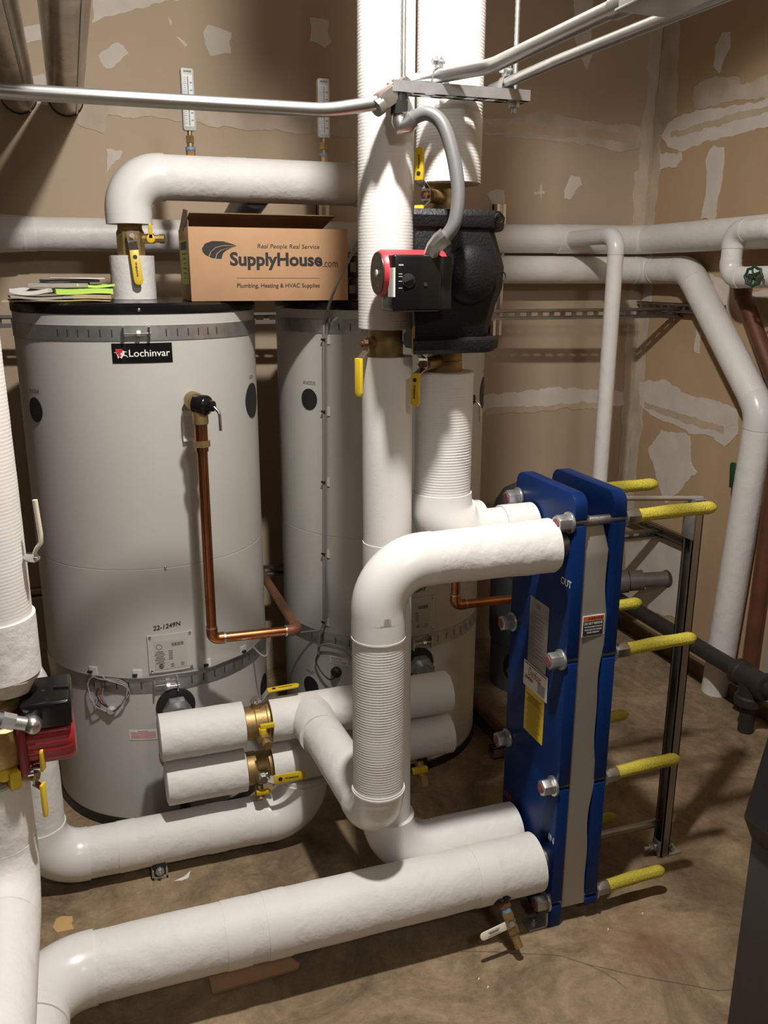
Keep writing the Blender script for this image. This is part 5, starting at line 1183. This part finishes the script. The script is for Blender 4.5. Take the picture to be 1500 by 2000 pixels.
for col, dphi, lab in (('ink_red', -33, 'red'), ('blue_ring', -31.8, 'blue'), ('iron_black', -34.5, 'black')):
    cable('thin %s sensor lead inside the wire coil on the left tank' % lab, [cyl_pt(C1, dphi, 0.475, 0.016), cyl_pt(C1, dphi-0.6, 0.45, 0.018), cyl_pt(C1, dphi+0.8, 0.425, 0.014), cyl_pt(C1, -31, 0.41, 0.006)], 0.0018, col)
o = obj('sensor_plug', M().lathe([(0.013, 0), (0.013, 0.010), (0.009, 0.014)], cyl_pt(C1, -29.5, 0.400, 0.001), cyl_pt(C1, -29.5, 0.4, 1)-cyl_pt(C1, -29.5, 0.4, 0), 20), 'label_grey', None); tag(o, 'round grey sensor plug under the wire coil on the left tank', 'plug')
o = obj('sensor_well', M().lathe([(0.018, 0), (0.018, 0.012), (0.012, 0.02)], cyl_pt(C2, -43.5, 0.372, 0.001), cyl_pt(C2, -43.5, 0.4, 1)-cyl_pt(C2, -43.5, 0.4, 0), 20), 'black_rubber', None); tag(o, 'round black sensor well on the right tank below its white label', 'sensor')
cp = [cyl_pt(C2, -55, 0.42, 0.006), cyl_pt(C2, -53, 0.455, 0.015), cyl_pt(C2, -46, 0.475, 0.02), cyl_pt(C2, -38, 0.465, 0.02), cyl_pt(C2, -33, 0.43, 0.02)]
cable('looped grey sensor wire on the right tank beside the ribbed riser', cp, 0.0028)
cable('dark sensor leads curling into the black sensor well on the right tank', [cyl_pt(C2, -55, 0.42, 0.008), cyl_pt(C2, -56, 0.395, 0.012), cyl_pt(C2, -52, 0.365, 0.016), cyl_pt(C2, -47, 0.348, 0.02), cyl_pt(C2, -43.5, 0.358, 0.024), cyl_pt(C2, -43.5, 0.372, 0.02)], 0.0026, 'iron_black')

# ================================================================ BEHIND THE EXCHANGER
ex = thing('expansion_tank', 'blue-grey round expansion tank on the floor behind the heat exchanger', 'tank', (1.655, 2.97, 0))
c = (1.675, 2.975)
obj('vessel', M().lathe([(0.155, 0.20), (0.160, 0.24), (0.160, 0.72), (0.152, 0.775), (0.125, 0.82), (0.08, 0.845), (0.02, 0.853)], (c[0], c[1], 0), seg=64), 'vessel_grey', ex, 40)
sk = M(); n = 64
for k in range(n):
    a0 = 2*PI*k/n; a1 = 2*PI*(k+1)/n
    sk.add([(c[0]+0.150*math.sin(a0), c[1]-0.150*math.cos(a0), 0.001), (c[0]+0.150*math.sin(a1), c[1]-0.150*math.cos(a1), 0.001), (c[0]+0.150*math.sin(a1), c[1]-0.150*math.cos(a1), 0.205), (c[0]+0.150*math.sin(a0), c[1]-0.150*math.cos(a0), 0.205)], [(0, 1, 2, 3)])
obj('skirt', sk, 'vessel_grey', ex, 60)
f = lambda a, b: V((c[0]+0.1520*math.sin(D(-50)+a/0.15), c[1]-0.1520*math.cos(D(-50)+a/0.15), 0.115+b))
obj('skirt_opening', put(circ_geo(0.042, n=28, sy=1.45), f), 'black_rubber', ex, label='dark oval opening in the skirt')
p = thing('copper_pipe', 'old copper pipe low on the floor between the right tank and the exchanger', 'pipe', (1.335, 2.6, 0.05))
obj('copper_tube', M().cyl((1.335, 3.3, 0.070), (1.335, 2.40, 0.070), 0.0145, 20), 'copper_old', p)
o = obj('strut_rail', M().box((1.318, 2.40, 0.001), (1.322, 3.3, 0.045)).box((1.318, 2.40, 0.041), (1.352, 3.3, 0.045)), 'steel_dull', None); tag(o, 'low metal angle on the floor under the old copper pipe', 'strut')
o = obj('strut_rail', M().box((1.268, 2.445, 0.001), (1.46, 2.448, 0.042)).box((1.268, 2.445, 0.001), (1.46, 2.486, 0.004)).box((1.268, 2.483, 0.001), (1.46, 2.486, 0.042)).box((1.268, 2.445, 0.039), (1.46, 2.454, 0.042)), 'steel_dull', None); tag(o, 'short open strut channel lying on the floor beside the exchanger', 'strut')
p = thing('copper_pipe', 'slanting copper pipe just under the upper white pipe behind the exchanger', 'pipe', (1.30, 2.7, 0.7))
obj('copper_tube', M().cyl((1.355, 2.40, 0.668), (1.33, 3.2, 0.80), 0.0145, 20), 'copper', p)

# ================================================================ DARK CABINET AT THE RIGHT EDGE
cb = thing('equipment_cabinet', 'dark metal cabinet cut off by the lower right edge', 'cabinet', (1.3, 0.95, 0))
obj('cabinet_body', M().box((1.112, 0.35, 0.0), (1.85, 1.10, 0.80)), 'cabinet_dark', cb, bevel=0.004)
obj('cabinet_hood', M().prism([(1.088, 0.688), (1.119, 0.622), (1.60, 0.50), (1.60, 1.15), (1.162, 1.05)], (0, 1.102, 0), (1, 0, 0), (0, 0, 1), 0.55), 'hood_black', cb, bevel=0.004)

# unseen duct added under the ceiling to cast shade on the upper walls
du = thing('shade_duct', 'unseen metal duct added under the ceiling to shade the upper walls', 'light blocker', (1.5, 1.67, 2.76))
obj('shade_duct_body', M().box((0.502, 1.60, 2.77), (2.418, 1.735, 3.0)), 'steel_dull', du, bevel=0.003)
for xx in (0.53, 1.2, 1.83): obj('shade_duct_seam', M().box((xx-0.012, 1.596, 2.766), (xx+0.012, 1.739, 3.004)), 'galvanized', du)
for xx in (0.8, 1.9): obj('shade_duct_hanger', M().box((xx-0.012, 1.592, 2.76), (xx+0.012, 1.5945, 3.599)).box((xx-0.012, 1.7395, 2.76), (xx+0.012, 1.742, 3.599)).box((xx-0.012, 1.592, 2.7615), (xx+0.012, 1.742, 2.7640)), 'galvanized', du)
